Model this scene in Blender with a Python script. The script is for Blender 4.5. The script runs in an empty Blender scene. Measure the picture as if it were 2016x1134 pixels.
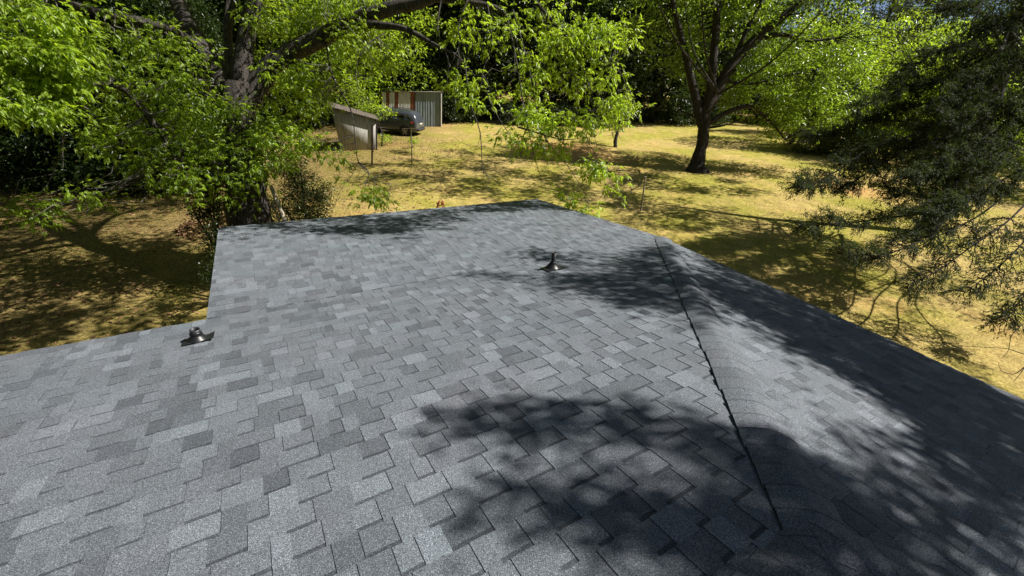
import bpy, math, random
import numpy as np
from mathutils import Matrix, Vector
random.seed(7)
rng = np.random.default_rng(11)
SC = bpy.context.scene
COL = SC.collection
rad = math.radians

# ------------------------------------------------------------------ camera
F = 831.0                                   # focal length in pixels of a 2016 px wide frame
PITCH, ROLL = rad(27.6), rad(5.2)
CAMP = np.array([0.0, 0.0, 5.2])
_fw = np.array([0, math.cos(PITCH), -math.sin(PITCH)])
_r = np.array([1.0, 0, 0]); _u = np.cross(_r, _fw)
_R = _r*math.cos(ROLL)+_u*math.sin(ROLL)
_U = -_r*math.sin(ROLL)+_u*math.cos(ROLL)
cd = bpy.data.cameras.new('camera'); cam = bpy.data.objects.new('camera', cd); COL.objects.link(cam)
M = Matrix([[_R[0], _U[0], -_fw[0], CAMP[0]], [_R[1], _U[1], -_fw[1], CAMP[1]], [_R[2], _U[2], -_fw[2], CAMP[2]], [0, 0, 0, 1]])
cam.matrix_world = M
cd.sensor_width = 36; cd.lens = 36*F/2016; cd.clip_end = 800; cd.clip_start = 0.05
SC.camera = cam

# ------------------------------------------------------------------ sky, sun, exposure
SUN_EL = rad(50); SUN_AZ = rad(81.5)        # azimuth from +Y towards +X
SUN = np.array([math.cos(SUN_EL)*math.sin(SUN_AZ), math.cos(SUN_EL)*math.cos(SUN_AZ), math.sin(SUN_EL)])
w = bpy.data.worlds.new('World'); SC.world = w; w.use_nodes = True
nt = w.node_tree
sk = nt.nodes.new('ShaderNodeTexSky'); sk.sky_type = 'NISHITA'; sk.sun_disc = False
sk.sun_elevation = SUN_EL; sk.sun_rotation = SUN_AZ
sk.air_density = .5; sk.dust_density = .5; sk.ozone_density = 1.0
nt.links.new(sk.outputs[0], nt.nodes['Background'].inputs[0]); nt.nodes['Background'].inputs[1].default_value = 0.05
sl = bpy.data.lights.new('sun', 'SUN'); sl.energy = 5.0; sl.angle = rad(0.55); sl.color = (1.0, 0.955, 0.88)
so = bpy.data.objects.new('sun', sl); COL.objects.link(so)
so.rotation_euler = Vector(SUN).to_track_quat('Z', 'Y').to_euler()
SC.view_settings.view_transform = 'Standard'; SC.view_settings.look = 'None'
SC.view_settings.exposure = 0.80; SC.view_settings.gamma = 1.0

def at(x, y, depth):                        # point seen at a pixel of the photograph, at a depth in metres
    return CAMP + depth*(_fw+_R*(x-1008)/F-_U*(y-567)/F)
def pxm(P): return F/((np.asarray(P)-CAMP)@_fw)

# ------------------------------------------------------------------ helpers
def tag(o, label=None, cat=None, group=None, kind=None):
    if label: o['label'] = label
    if cat: o['category'] = cat
    if group: o['group'] = group
    if kind: o['kind'] = kind
    return o
def link(o, parent=None):
    COL.objects.link(o)
    if parent is not None: o.parent = parent
    return o
def thing(name, label, cat, loc=(0, 0, 0), group=None, rz=0):
    o = bpy.data.objects.new(name, None); o.empty_display_size = .3; link(o)
    o.location = loc; o.rotation_euler = (0, 0, rz)
    return tag(o, label, cat, group)

class MB:
    """collects vertices, faces and a per-face colour value; builds one mesh"""
    def __init__(s): s.V = []; s.L = []; s.T = []; s.C = []; s.n = 0
    def add(s, v, faces, c=0.5):
        v = np.asarray(v, float).reshape(-1, 3)
        for i, f in enumerate(faces):
            s.L.append(np.asarray(f)+s.n); s.T.append([len(f)])
        s.C.append(np.broadcast_to(np.asarray(c, float), (len(faces),)))
        s.V.append(v); s.n += len(v)
    def add_arr(s, v, f, c):                 # f: (n,k)
        s.L.append(f.reshape(-1)+s.n); s.T.append(np.full(len(f), f.shape[1])); s.C.append(np.broadcast_to(np.asarray(c, float), (len(f),)))
        s.V.append(v.reshape(-1, 3)); s.n += len(v.reshape(-1, 3))
    def box(s, c, d, rz=0, col=.5, rot=None):
        x, y, z = np.array(d)/2
        v = np.array([[a*x, b*y, e*z] for e in (-1, 1) for b in (-1, 1) for a in (-1, 1)])
        if rz: k, q = math.cos(rz), math.sin(rz); v = v@np.array([[k, q, 0], [-q, k, 0], [0, 0, 1]])
        if rot is not None: v = v@np.array(rot.to_3x3()).T
        s.add(v+np.array(c), [(0, 2, 3, 1), (4, 5, 7, 6), (0, 1, 5, 4), (2, 6, 7, 3), (0, 4, 6, 2), (1, 3, 7, 5)], col)
    def tube(s, P, r, n=8, col=.5, cap=True, rough=0.0):
        P = np.asarray(P, float); m = len(P); r = np.broadcast_to(np.asarray(r, float), (m,))
        t = np.gradient(P, axis=0); t /= np.linalg.norm(t, axis=1)[:, None]+1e-9
        ref = np.array([0, 0, 1.0]) if abs(t[0][2]) < .9 else np.array([1.0, 0, 0])
        a = np.cross(t[0], ref); a /= np.linalg.norm(a); V = []
        ph = np.arange(n)*2*math.pi/n
        for i in range(m):
            a = a-(a@t[i])*t[i]; a /= np.linalg.norm(a)+1e-9; b = np.cross(t[i], a)
            rr = r[i]*(1+(rough*rng.normal(size=n) if rough else 0))
            V.append(P[i]+(np.cos(ph)*rr)[:, None]*a+(np.sin(ph)*rr)[:, None]*b)
        V = np.concatenate(V); k = np.arange(n); k2 = (k+1) % n
        Fa = np.concatenate([np.stack([i*n+k, i*n+k2, (i+1)*n+k2, (i+1)*n+k], 1) for i in range(m-1)])
        s.add_arr(V, Fa, col)
        if cap: s.add(V[-n:], [tuple(range(n))], col); s.add(V[:n], [tuple(range(n))[::-1]], col)
    def build(s, name, mat, parent=None, smooth=False, loc=(0, 0, 0), attr='shade'):
        V = np.concatenate(s.V)-np.array(loc); L = np.concatenate(s.L).astype(np.int32); T = np.concatenate([np.asarray(t) for t in s.T]).astype(np.int32)
        me = bpy.data.meshes.new(name); me.vertices.add(len(V)); me.vertices.foreach_set('co', V.astype(np.float32).ravel())
        me.loops.add(len(L)); me.loops.foreach_set('vertex_index', L)
        me.polygons.add(len(T)); st = np.concatenate([[0], np.cumsum(T)[:-1]]).astype(np.int32)
        me.polygons.foreach_set('loop_start', st); me.polygons.foreach_set('loop_total', T)
        if smooth: me.polygons.foreach_set('use_smooth', np.ones(len(T), bool))
        me.update(calc_edges=True)
        A = me.attributes.new(attr, 'FLOAT', 'FACE'); A.data.foreach_set('value', np.concatenate(s.C).astype(np.float32))
        me.materials.append(mat); me.validate()
        o = bpy.data.objects.new(name, me); o.location = loc
        return link(o, parent)

def smooth_path(P, k=5):
    P = np.asarray(P, float); Q = np.vstack([2*P[0]-P[1], P, 2*P[-1]-P[-2]]); out = []
    for i in range(1, len(Q)-2):
        for j in range(k):
            t = j/k; a, b, c, d = Q[i-1], Q[i], Q[i+1], Q[i+2]
            out.append(.5*((2*b)+(-a+c)*t+(2*a-5*b+4*c-d)*t*t+(-a+3*b-3*c+d)*t**3))
    out.append(P[-1]); return np.array(out)

# ------------------------------------------------------------------ materials
def newmat(name):
    m = bpy.data.materials.new(name); m.use_nodes = True; return m, m.node_tree, m.node_tree.nodes['Principled BSDF']
def N(nt, t, **k):
    n = nt.nodes.new(t)
    for a, b in k.items(): setattr(n, a, b)
    return n
def ramp(nt, src, stops):
    r = N(nt, 'ShaderNodeValToRGB'); e = r.color_ramp.elements
    while len(e) < len(stops): e.new(.5)
    for q, (p, c) in zip(e, stops): q.position = p; q.color = (*c, 1)
    nt.links.new(src, r.inputs[0]); return r
def noise(nt, vec, scale, detail=3, rough=.5, dist=0):
    n = N(nt, 'ShaderNodeTexNoise'); n.inputs['Scale'].default_value = scale; n.inputs['Detail'].default_value = detail
    n.inputs['Roughness'].default_value = rough; n.inputs['Distortion'].default_value = dist
    if vec is not None: nt.links.new(vec, n.inputs['Vector'])
    return n
def mix(nt, a, b, fac, mode='MIX'):
    m = N(nt, 'ShaderNodeMix', data_type='RGBA', blend_type=mode)
    for s, v in ((0, fac), (6, a), (7, b)):
        if isinstance(v, (int, float)): m.inputs[s].default_value = v
        elif isinstance(v, tuple): m.inputs[s].default_value = (*v, 1)
        else: nt.links.new(v, m.inputs[s])
    return m.outputs[2]
def bump(nt, b, h, strength, dist):
    n = N(nt, 'ShaderNodeBump'); n.inputs['Strength'].default_value = strength; n.inputs['Distance'].default_value = dist
    nt.links.new(h, n.inputs['Height']); nt.links.new(n.outputs[0], b.inputs['Normal'])
def plain(name, col, rough=.7, metal=0, var=.25, scale=8, bmp=0):
    m, nt, b = newmat(name); g = N(nt, 'ShaderNodeNewGeometry')
    n = noise(nt, g.outputs['Position'], scale, 5, .6)
    c0 = tuple(x*(1-var) for x in col); c1 = tuple(min(1, x*(1+var)) for x in col)
    r = ramp(nt, n.outputs[0], [(.3, c0), (.7, c1)]); nt.links.new(r.outputs[0], b.inputs['Base Color'])
    b.inputs['Roughness'].default_value = rough; b.inputs['Metallic'].default_value = metal
    if bmp: bump(nt, b, n.outputs[0], .6, bmp)
    return m

def shingle_mat():
    m, nt, b = newmat('asphalt_shingle'); g = N(nt, 'ShaderNodeNewGeometry'); P = g.outputs['Position']
    a = N(nt, 'ShaderNodeAttribute', attribute_name='shade')
    base = ramp(nt, a.outputs['Fac'], [(0, (.012, .014, .018)), (.2, (.055, .062, .073)), (.5, (.117, .130, .147)), (.8, (.172, .194, .219)), (1, (.255, .272, .288))])
    gr = noise(nt, P, 260, 3, .8); sp = ramp(nt, gr.outputs[0], [(.30, (.06, .06, .06)), (.46, (.62, .62, .62)), (.57, (1.25, 1.25, 1.25)), (.69, (3.6, 3.6, 3.6))])
    c = mix(nt, base.outputs[0], sp.outputs[0], 1.0, 'MULTIPLY')
    mid = noise(nt, P, 90, 2, .6); sm = ramp(nt, mid.outputs[0], [(.3, (.8, .8, .8)), (.7, (1.2, 1.2, 1.2))])
    c = mix(nt, c, sm.outputs[0], 1.0, 'MULTIPLY')
    big = noise(nt, P, 1.7, 2, .5); tint = ramp(nt, big.outputs[0], [(.35, (.97, 1.0, 1.0)), (.5, (1.0, 1, 1)), (.66, (1.03, .99, 1.0))])
    c = mix(nt, c, tint.outputs[0], 1.0, 'MULTIPLY')
    nt.links.new(c, b.inputs['Base Color']); b.inputs['Roughness'].default_value = .85
    b.inputs['Specular IOR Level'].default_value = .35
    bump(nt, b, gr.outputs[0], .5, .004); return m

def leaf_mat(name, lo, hi, trans, tfac=.5, gloss=.35, hue=None):
    m, nt, b = newmat(name); nt.nodes.remove(b); out = nt.nodes['Material Output']
    a = N(nt, 'ShaderNodeAttribute', attribute_name='shade')
    r = ramp(nt, a.outputs['Fac'], [(0, lo), (1, hi)])
    rt = ramp(nt, a.outputs['Fac'], [(0, tuple(x*.6 for x in trans)), (1, trans)])
    d = N(nt, 'ShaderNodeBsdfPrincipled'); d.inputs['Roughness'].default_value = gloss; d.inputs['Specular IOR Level'].default_value = .5
    nt.links.new(r.outputs[0], d.inputs['Base Color'])
    t = N(nt, 'ShaderNodeBsdfTranslucent'); nt.links.new(rt.outputs[0], t.inputs[0])
    x = N(nt, 'ShaderNodeMixShader'); x.inputs[0].default_value = tfac
    nt.links.new(d.outputs[0], x.inputs[1]); nt.links.new(t.outputs[0], x.inputs[2]); nt.links.new(x.outputs[0], out.inputs[0])
    return m

def bark_mat(name, c0, c1, scale=14):
    m, nt, b = newmat(name); g = N(nt, 'ShaderNodeNewGeometry')
    mp = N(nt, 'ShaderNodeMapping'); mp.inputs['Scale'].default_value = (1, 1, .22); nt.links.new(g.outputs['Position'], mp.inputs[0])
    n = noise(nt, mp.outputs[0], scale, 6, .7, .6); r = ramp(nt, n.outputs[0], [(.35, c0), (.65, c1)])
    nt.links.new(r.outputs[0], b.inputs['Base Color']); b.inputs['Roughness'].default_value = .95
    bump(nt, b, n.outputs[0], 1.0, .05); return m

SOIL = [((2.5, 28.5, .7), 3.2), ((6.0, 26.0, .8), 1.5), ((-8.5, 27.5, .3), 1.0), ((12.0, 9.2, .6), .3), ((17.0, 22.0, 1.0), 1.6), ((-5.5, 14.0, .1), .6)]
def ground_mat():
    m, nt, b = newmat('dormant_lawn'); g = N(nt, 'ShaderNodeNewGeometry'); P = g.outputs['Position']
    fine = noise(nt, P, 16, 6, .75); fr = ramp(nt, fine.outputs[0], [(.28, (.10, .075, .022)), (.45, (.42, .305, .10)), (.6, (.66, .51, .19)), (.78, (.84, .70, .36))])
    grn = ramp(nt, fine.outputs[0], [(.3, (.09, .095, .015)), (.5, (.37, .335, .055)), (.75, (.62, .56, .14))])
    pn = noise(nt, P, .35, 4, .6); pf = ramp(nt, pn.outputs[0], [(.40, (0, 0, 0)), (.60, (.95, .95, .95))])
    c = mix(nt, fr.outputs[0], grn.outputs[0], pf.outputs[0])
    on = noise(nt, P, .55, 5, .7); of = ramp(nt, on.outputs[0], [(.54, (0, 0, 0)), (.72, (.75, .75, .75))])
    c = mix(nt, c, mix(nt, fr.outputs[0], (.55, .30, .13), .65), of.outputs[0])
    tn = noise(nt, P, 2.2, 5, .7); tf = ramp(nt, tn.outputs[0], [(.35, (.72, .72, .72)), (.65, (1.12, 1.12, 1.12))]); c = mix(nt, c, tf.outputs[0], 1.0, 'MULTIPLY')
    for q_, r_ in SOIL:                       # bare reddish earth showing through, by place
        vd_ = N(nt, 'ShaderNodeVectorMath', operation='DISTANCE'); nt.links.new(P, vd_.inputs[0]); vd_.inputs[1].default_value = q_
        a_ = N(nt, 'ShaderNodeMath', operation='MULTIPLY_ADD'); nt.links.new(tn.outputs[0], a_.inputs[0]); a_.inputs[1].default_value = 3.0; nt.links.new(vd_.outputs['Value'], a_.inputs[2])
        m_ = N(nt, 'ShaderNodeMapRange'); nt.links.new(a_.outputs[0], m_.inputs[0]); m_.inputs[1].default_value = r_; m_.inputs[2].default_value = r_+2.2; m_.inputs[3].default_value = .8; m_.inputs[4].default_value = 0
        c = mix(nt, c, mix(nt, fr.outputs[0], (.62, .30, .12), .7), m_.outputs[0])
    # worn leaf litter under the trees at the left: brown, by place, mid tones darkened to deepen the shade
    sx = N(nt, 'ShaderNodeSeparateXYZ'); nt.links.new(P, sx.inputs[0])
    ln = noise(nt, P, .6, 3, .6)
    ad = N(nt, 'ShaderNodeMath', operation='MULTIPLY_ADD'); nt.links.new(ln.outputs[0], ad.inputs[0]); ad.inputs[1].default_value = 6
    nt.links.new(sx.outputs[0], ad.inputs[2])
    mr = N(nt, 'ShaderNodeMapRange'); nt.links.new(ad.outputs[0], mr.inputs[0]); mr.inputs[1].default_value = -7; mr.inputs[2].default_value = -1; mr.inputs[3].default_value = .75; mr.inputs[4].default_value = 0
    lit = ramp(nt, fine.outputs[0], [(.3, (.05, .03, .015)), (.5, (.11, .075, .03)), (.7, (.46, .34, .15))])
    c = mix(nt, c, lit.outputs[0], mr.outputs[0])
    nt.links.new(c, b.inputs['Base Color']); b.inputs['Roughness'].default_value = .95; b.inputs['Specular IOR Level'].default_value = .1
    f2 = noise(nt, P, 40, 3, .8); bump(nt, b, f2.outputs[0], .8, .05); return m

MT = dict(
    shingle=shingle_mat(), ground=ground_mat(),
    bark=bark_mat('furrowed_bark', (.010, .008, .007), (.085, .072, .062)), barkd=bark_mat('dark_bark', (.010, .008, .006), (.05, .04, .033), 20),
    barkc=bark_mat('cedar_bark', (.008, .007, .005), (.032, .026, .02), 20),
    twig=plain('twig_bark', (.15, .135, .12), .9, 0, .4, 30),
    leaf=leaf_mat('bright_leaf', (.025, .055, .005), (.25, .36, .036), (.58, .78, .04), .5),
    leafm=leaf_mat('mid_leaf', (.03, .07, .008), (.12, .20, .024), (.27, .40, .026), .42),
    leafk=leaf_mat('maple_leaf', (.02, .05, .005), (.18, .28, .028), (.38, .55, .032), .45),
    leafd=leaf_mat('dark_leaf', (.010, .024, .006), (.065, .105, .022), (.08, .125, .016), .32),
    holly=leaf_mat('glossy_leaf', (.012, .024, .006), (.075, .105, .026), (.09, .14, .014), .15, .22),
    needle=leaf_mat('cedar_needle', (.012, .016, .005), (.060, .068, .020), (.075, .08, .016), .3, .7),
    cedar=leaf_mat('cedar_spray', (.010, .016, .004), (.050, .074, .017), (.08, .12, .018), .32, .8),
    blade=leaf_mat('grass_blade', (.20, .16, .04), (.62, .53, .20), (.40, .36, .08), .3, .6),
    litter=plain('dead_leaves', (.26, .14, .07), .9, 0, .5, 12),
    rubber=plain('black_boot', (.010, .010, .011), .4, 0, .2, 30), flash=plain('flashing_metal', (.02, .021, .023), .45, .2, .2, 20),
    pipe=plain('painted_pipe', (.018, .019, .022), .5, 0, .2, 30),
    drip=plain('drip_edge_metal', (.22, .215, .21), .5, .3, .1, 5), fascia=plain('dark_fascia', (.03, .028, .026), .7), wall=plain('brick_wall', (.16, .07, .045), .9, 0, .3, 6),
)

# ------------------------------------------------------------------ terrain
def gz(x, y):
    x = np.asarray(x, float); y = np.asarray(y, float)
    return .035*x+.02*y+.05*np.sin(x*.31+1)*np.sin(y*.23)+.03*np.sin(x*.9)*np.sin(y*.7+.5)
def ray_ground(x, y):
    v = _fw+_R*(x-1008)/F-_U*(y-567)/F
    t = -CAMP[2]/(v[2]-.035*v[0]-.02*v[1]); P = CAMP+t*v; P[2] = gz(P[0], P[1]); return P
gx = np.concatenate([np.linspace(-160, -42, 22), np.linspace(-40, 60, 170), np.linspace(62, 180, 22)])
gy = np.concatenate([np.linspace(-30, -2, 12), np.linspace(0, 62, 110), np.linspace(65, 260, 26)])
X, Y = np.meshgrid(gx, gy); Z = gz(X, Y); g = MB(); nx = len(gx); i = np.arange(len(gy)-1)[:, None]*nx+np.arange(nx-1)[None]
g.add_arr(np.stack([X, Y, Z], -1), np.stack([i, i+1, i+nx+1, i+nx], -1).reshape(-1, 4), .5)
tag(g.build('ground', MT['ground'], smooth=True), kind='structure')

# ------------------------------------------------------------------ house
AZ = rad(56.8); CV = np.array([math.sin(AZ), math.cos(AZ), 0]); HV = np.array([-math.cos(AZ), math.sin(AZ), 0])
def W(c, h, z): return np.array(c)*CV+np.array(h)*HV+np.array([0, 0, 1.0])*z
RH, EH, EZ, TS = .12, 4.36, 2.82, .2107     # ridge line, eave line, eave height, slope
RZ = EZ+TS*(EH-RH); AC = 1.58               # ridge height and the apex where the ridge ends
CE = 5.88; CL = -.60; FH = 8.22; TX = math.tan(rad(6.1)); FZ = EZ-TX*(FH-EH)
LC = -10.5; BH = 2*RH-EH
house = thing('house', 'single storey house seen from its own grey shingled hip roof in the foreground', 'house', tuple(W(0, 2, 0)))
HL = np.array(house.location)
def hb(mb, name, mat, smooth=False, parent=None):
    o = mb.build(name, mat, None, smooth); o.parent = parent or house
    if parent is None: o.matrix_parent_inverse = Matrix.Translation(-Vector(house.location))
    return o

def shingle_plane(name, O, ud, vd, V0, V1, umin, umax, seed, exposure=.143):
    """courses of laminated shingles: each row is a run of raised teeth and recessed patches"""
    rs = np.random.default_rng(seed); n = np.cross(ud, vd); n = n*np.sign(n[2]); mb = MB()
    butt, tooth = .0045, .0035
    rows = int(math.ceil((V1-V0)/exposure-1e-6)); UA = min(umin(V0), umin(V1)); UB = max(umax(V0), umax(V1))
    # courses counted from the eave up
    for k in range(rows):
        vb = V1-k*exposure; vt = max(V0, vb-exposure)
        if vb-vt < .004: continue
        u = UA-rs.uniform(0, .3); up = rs.random() < .5; bundle = rs.uniform(.44, .56); nextb = u+rs.uniform(.3, 1)
        while u < UB:
            wd = rs.choice([.075, .09, .11, .13, .15, .18])*rs.uniform(.88, 1.12)*(1.0 if up else .95)
            a, b_ = u, u+wd; u = b_; up = not up
            if b_ < min(umin(vt), umin(vb)) or a > max(umax(vt), umax(vb)): continue
            at_, bt = np.clip([a, b_], umin(vt), umax(vt)); ab, bb = np.clip([a, b_], umin(vb), umax(vb))
            if not up:                                   # slightly dovetailed teeth
                pass
            hh = tooth if up else 0
            sh = rs.choice([.31, .38, .46, .51, .56, .68], p=[.05, .13, .26, .26, .20, .10])+rs.normal()*.02
            if up: sh += .03
            def p(uu, vv, z): return O+ud*uu+vd*vv+n*z
            zt, zb = .0+hh, butt+hh
            e = .024 if not up else 0
            if e:
                r_ = e/(vb-vt); am = at_+(ab-at_)*r_; bm = bt+(bb-bt)*r_; zm = zt+(zb-zt)*r_
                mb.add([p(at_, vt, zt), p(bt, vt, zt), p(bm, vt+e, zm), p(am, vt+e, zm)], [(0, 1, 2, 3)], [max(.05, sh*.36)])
                mb.add([p(am, vt+e, zm), p(bm, vt+e, zm), p(bb, vb, zb), p(ab, vb, zb)], [(0, 1, 2, 3)], [sh])
            else:
                mb.add([p(at_, vt, zt), p(bt, vt, zt), p(bb, vb, zb), p(ab, vb, zb)], [(0, 1, 2, 3)], [sh])
                # sides of the tooth, one coloured darker as if shaded, one lighter as sunlit
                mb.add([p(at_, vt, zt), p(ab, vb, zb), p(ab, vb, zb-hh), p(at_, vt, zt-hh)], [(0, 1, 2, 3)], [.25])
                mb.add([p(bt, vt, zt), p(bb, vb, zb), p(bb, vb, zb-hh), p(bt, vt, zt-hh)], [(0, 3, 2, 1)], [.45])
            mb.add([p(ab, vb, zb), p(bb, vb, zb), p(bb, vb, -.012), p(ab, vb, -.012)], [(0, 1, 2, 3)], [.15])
            if up and u > nextb:                          # joint between two shingles
                nextb = u+1.96
                uc = b_-.004
                if umin(vb) < uc < umax(vb) and umin(vt) < uc < umax(vt):
                    mb.add([p(uc-.0015, vt, zt+.0008), p(uc+.0015, vt, zt+.0008), p(uc+.0015, vb, zb+.0008), p(uc-.0015, vb, zb+.0008)], [(0, 1, 2, 3)], [0])
    return hb(mb, name, MT['shingle'])

cs, sn = 1/math.hypot(1, TS), TS/math.hypot(1, TS)
vm = HV*cs-np.array([0, 0, 1])*sn; vr = CV*cs-np.array([0, 0, 1])*sn; vb_ = -HV*cs-np.array([0, 0, 1])*sn
Lm = (EH-RH)/cs
hipc = lambda v: AC+v*cs                                   # hip position along the ridge direction
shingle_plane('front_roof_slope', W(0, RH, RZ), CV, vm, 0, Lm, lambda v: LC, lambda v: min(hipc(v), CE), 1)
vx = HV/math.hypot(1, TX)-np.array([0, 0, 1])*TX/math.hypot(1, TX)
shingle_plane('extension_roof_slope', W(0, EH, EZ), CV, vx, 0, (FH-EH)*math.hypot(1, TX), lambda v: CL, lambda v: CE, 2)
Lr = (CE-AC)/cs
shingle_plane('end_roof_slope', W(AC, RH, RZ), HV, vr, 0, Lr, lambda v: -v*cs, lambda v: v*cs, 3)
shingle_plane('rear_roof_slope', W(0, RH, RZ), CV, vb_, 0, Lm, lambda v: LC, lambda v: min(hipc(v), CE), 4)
# small filler where hip meets the extension
mb = MB(); q = CE-AC+RH
mb.add([W(AC+EH-RH, EH, EZ-.006), W(CE, q, RZ-TS*(CE-AC)-.006), W(CE, EH-.3, RZ-TS*(CE-AC)-.006)], [(0, 1, 2)], .5)
hb(mb, 'roof_corner', MT['shingle'])

def caps(name, P0, P1, left, right, nrm, seed, halfw=.150, exposure=.135, lift=.026, gap=.013):
    """row of overlapping cap shingles bent over a ridge or hip, running downhill from P0 to P1"""
    rs = np.random.default_rng(seed); d = P1-P0; L = np.linalg.norm(d); d = d/L; mb = MB(); K = 12
    nn = int(L/exposure)
    for k in range(nn+1):
        s0 = L-(k+1)*exposure-.02; s1 = L-k*exposure
        if s0 < -.05: s0 = -.05
        if s1 <= s0: break
        ts = np.linspace(-1, 1, K+1); j = rs.uniform(-.006, .006, 2); sh = .5+rs.normal()*.07; rows = []
        for s_, zo in ((s0, -.003), (s1, .009)):
            row = []
            for t in ts:
                side = left if t < 0 else right
                hw = halfw+(j[0] if t < 0 else j[1])
                base = P0+d*s_+side*abs(t)*hw
                rise = lift*(1-abs(t)**2.2)+(gap*1.0 if t < 0 else .004)*abs(t)**1.5
                row.append(base+nrm*(rise+zo))
            rows.append(row)
        v = np.array(rows[0]+rows[1]); n = K+1
        mb.add(v, [(i, i+1, n+i+1, n+i) for i in range(K)], [sh]*K)
        q0 = [p*.07+q*.93 for p, q in zip(rows[0], rows[1])]   # darker granule line above the butt
        mb.add(np.array([p+nrm*.0006 for p in q0]+[p+nrm*.0006 for p in rows[1]]), [(i, i+1, n+i+1, n+i) for i in range(K)], [.3]*K)
        # butt edge and the two side edges, with thickness
        th = nrm*.006
        mb.add(np.array(rows[1]+[p-th for p in rows[1]]), [(i, i+1, n+i+1, n+i) for i in range(K)], [.1]*K)
        for e in (0, K):
            mb.add([rows[0][e], rows[1][e], rows[1][e]-th*1.1, rows[0][e]-th*1.1], [(0, 1, 2, 3)], [.05])
    # side edges above painted near-black: the shadow gap along the lifted edge
    return hb(mb, name, MT['shingle'], smooth=False)
P0 = W(AC, RH, RZ); P1 = W(CE-.02, CE-AC+RH-.02, RZ-TS*(CE-AC-.02))
hd = (P1-P0)/np.linalg.norm(P1-P0)
def perp(nv, d, toward):
    p = np.cross(nv, d); p /= np.linalg.norm(p); return p if p@toward > 0 else -p
nm = np.cross(CV, vm); nm *= np.sign(nm[2]); nr = np.cross(HV, vr); nr *= np.sign(nr[2])
nh = nm+nr; nh /= np.linalg.norm(nh)
caps('hip_cap', P0, P1, perp(nm, hd, -CV+HV), perp(nr, hd, CV-HV), nh, 5, halfw=.145)
P2 = W(CE, RH-(CE-AC), RZ-TS*(CE-AC)); hd2 = (P2-P0)/np.linalg.norm(P2-P0); nb = np.cross(CV, vb_); nb *= np.sign(nb[2])
nh2 = nb+nr; nh2 /= np.linalg.norm(nh2)
caps('hip_cap', P0, P2, perp(nb, hd2, -CV-HV), perp(nr, hd2, CV+HV), nh2, 6)
caps('ridge_cap', W(LC, RH, RZ+.006), W(AC+.06, RH, RZ+.006), perp(nb, CV, -HV), perp(nm, CV, HV), np.array([0, 0, 1.0]), 7, gap=.004)

# eaves: fascia boards, soffit, walls
mb = MB()
def board(a, b, top, th=.025, dp=.15):
    a = np.array(a); b = np.array(b); d = b-a; L = np.linalg.norm(d[:2]); rz = math.atan2(d[1], d[0])
    for _ in (0,):
        n = np.array([-d[1], d[0], 0])/L*th
        lo = np.array([0, 0, dp])
        v = [a, b, b-lo, a-lo, a+n, b+n, b+n-lo, a+n-lo]
        mb.add(v, [(0, 1, 2, 3), (4, 7, 6, 5), (0, 4, 5, 1), (3, 2, 6, 7), (0, 3, 7, 4), (1, 5, 6, 2)], .5)
z1 = np.array([0, 0, -.016])
e = .012
board(W(LC, EH-.03, EZ)+z1, W(CL, EH-.03, EZ)+z1, 0); board(W(CL+.03, EH, EZ)+z1, W(CL+.03, FH, FZ)+z1, 0)
board(W(CL, FH-.03, FZ)+z1, W(CE, FH-.03, FZ)+z1, 0); board(W(CE-.03, FH, FZ)+z1, W(CE-.03, EH+.3, EZ-.035)+z1, 0)
ze = RZ-TS*(CE-AC)
board(W(CE-.03, EH+.3, ze)+z1, W(CE-.03, RH-(CE-AC), ze)+z1, 0); board(W(LC, BH+.03, EZ)+z1, W(CE, BH+.03, EZ)+z1, 0)
hb(mb, 'fascia', MT['fascia'])
mb = MB()
for h0, h1 in ((RH-(CE-AC), EH+.28),):
    a, b_ = W(CE+.008, h0, ze-.016), W(CE+.008, h1, ze-.016); lo = np.array([0, 0, .035]); o_ = CV*.012
    mb.add([a, b_, b_-lo, a-lo, a+o_, b_+o_, b_+o_-lo, a+o_-lo], [(0, 1, 5, 4), (4, 5, 6, 7), (3, 2, 1, 0), (7, 6, 2, 3)], .5)
hb(mb, 'drip_edge', MT['drip'])
mb = MB()
for c0, c1, h0, h1, zt in ((LC+.4, CE-.45, BH+.45, EH-.45, 2.62), (CL+.4, CE-.45, EH-.44, FH-.45, 2.2)):
    v = [W(c, h, z) for z in (-.6, zt) for c, h in ((c0, h0), (c1, h0), (c1, h1), (c0, h1))]
    mb.add(v, [(0, 1, 5, 4), (1, 2, 6, 5), (2, 3, 7, 6), (3, 0, 4, 7), (4, 5, 6, 7)], .5)
hb(mb, 'wall', MT['wall'])

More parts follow.
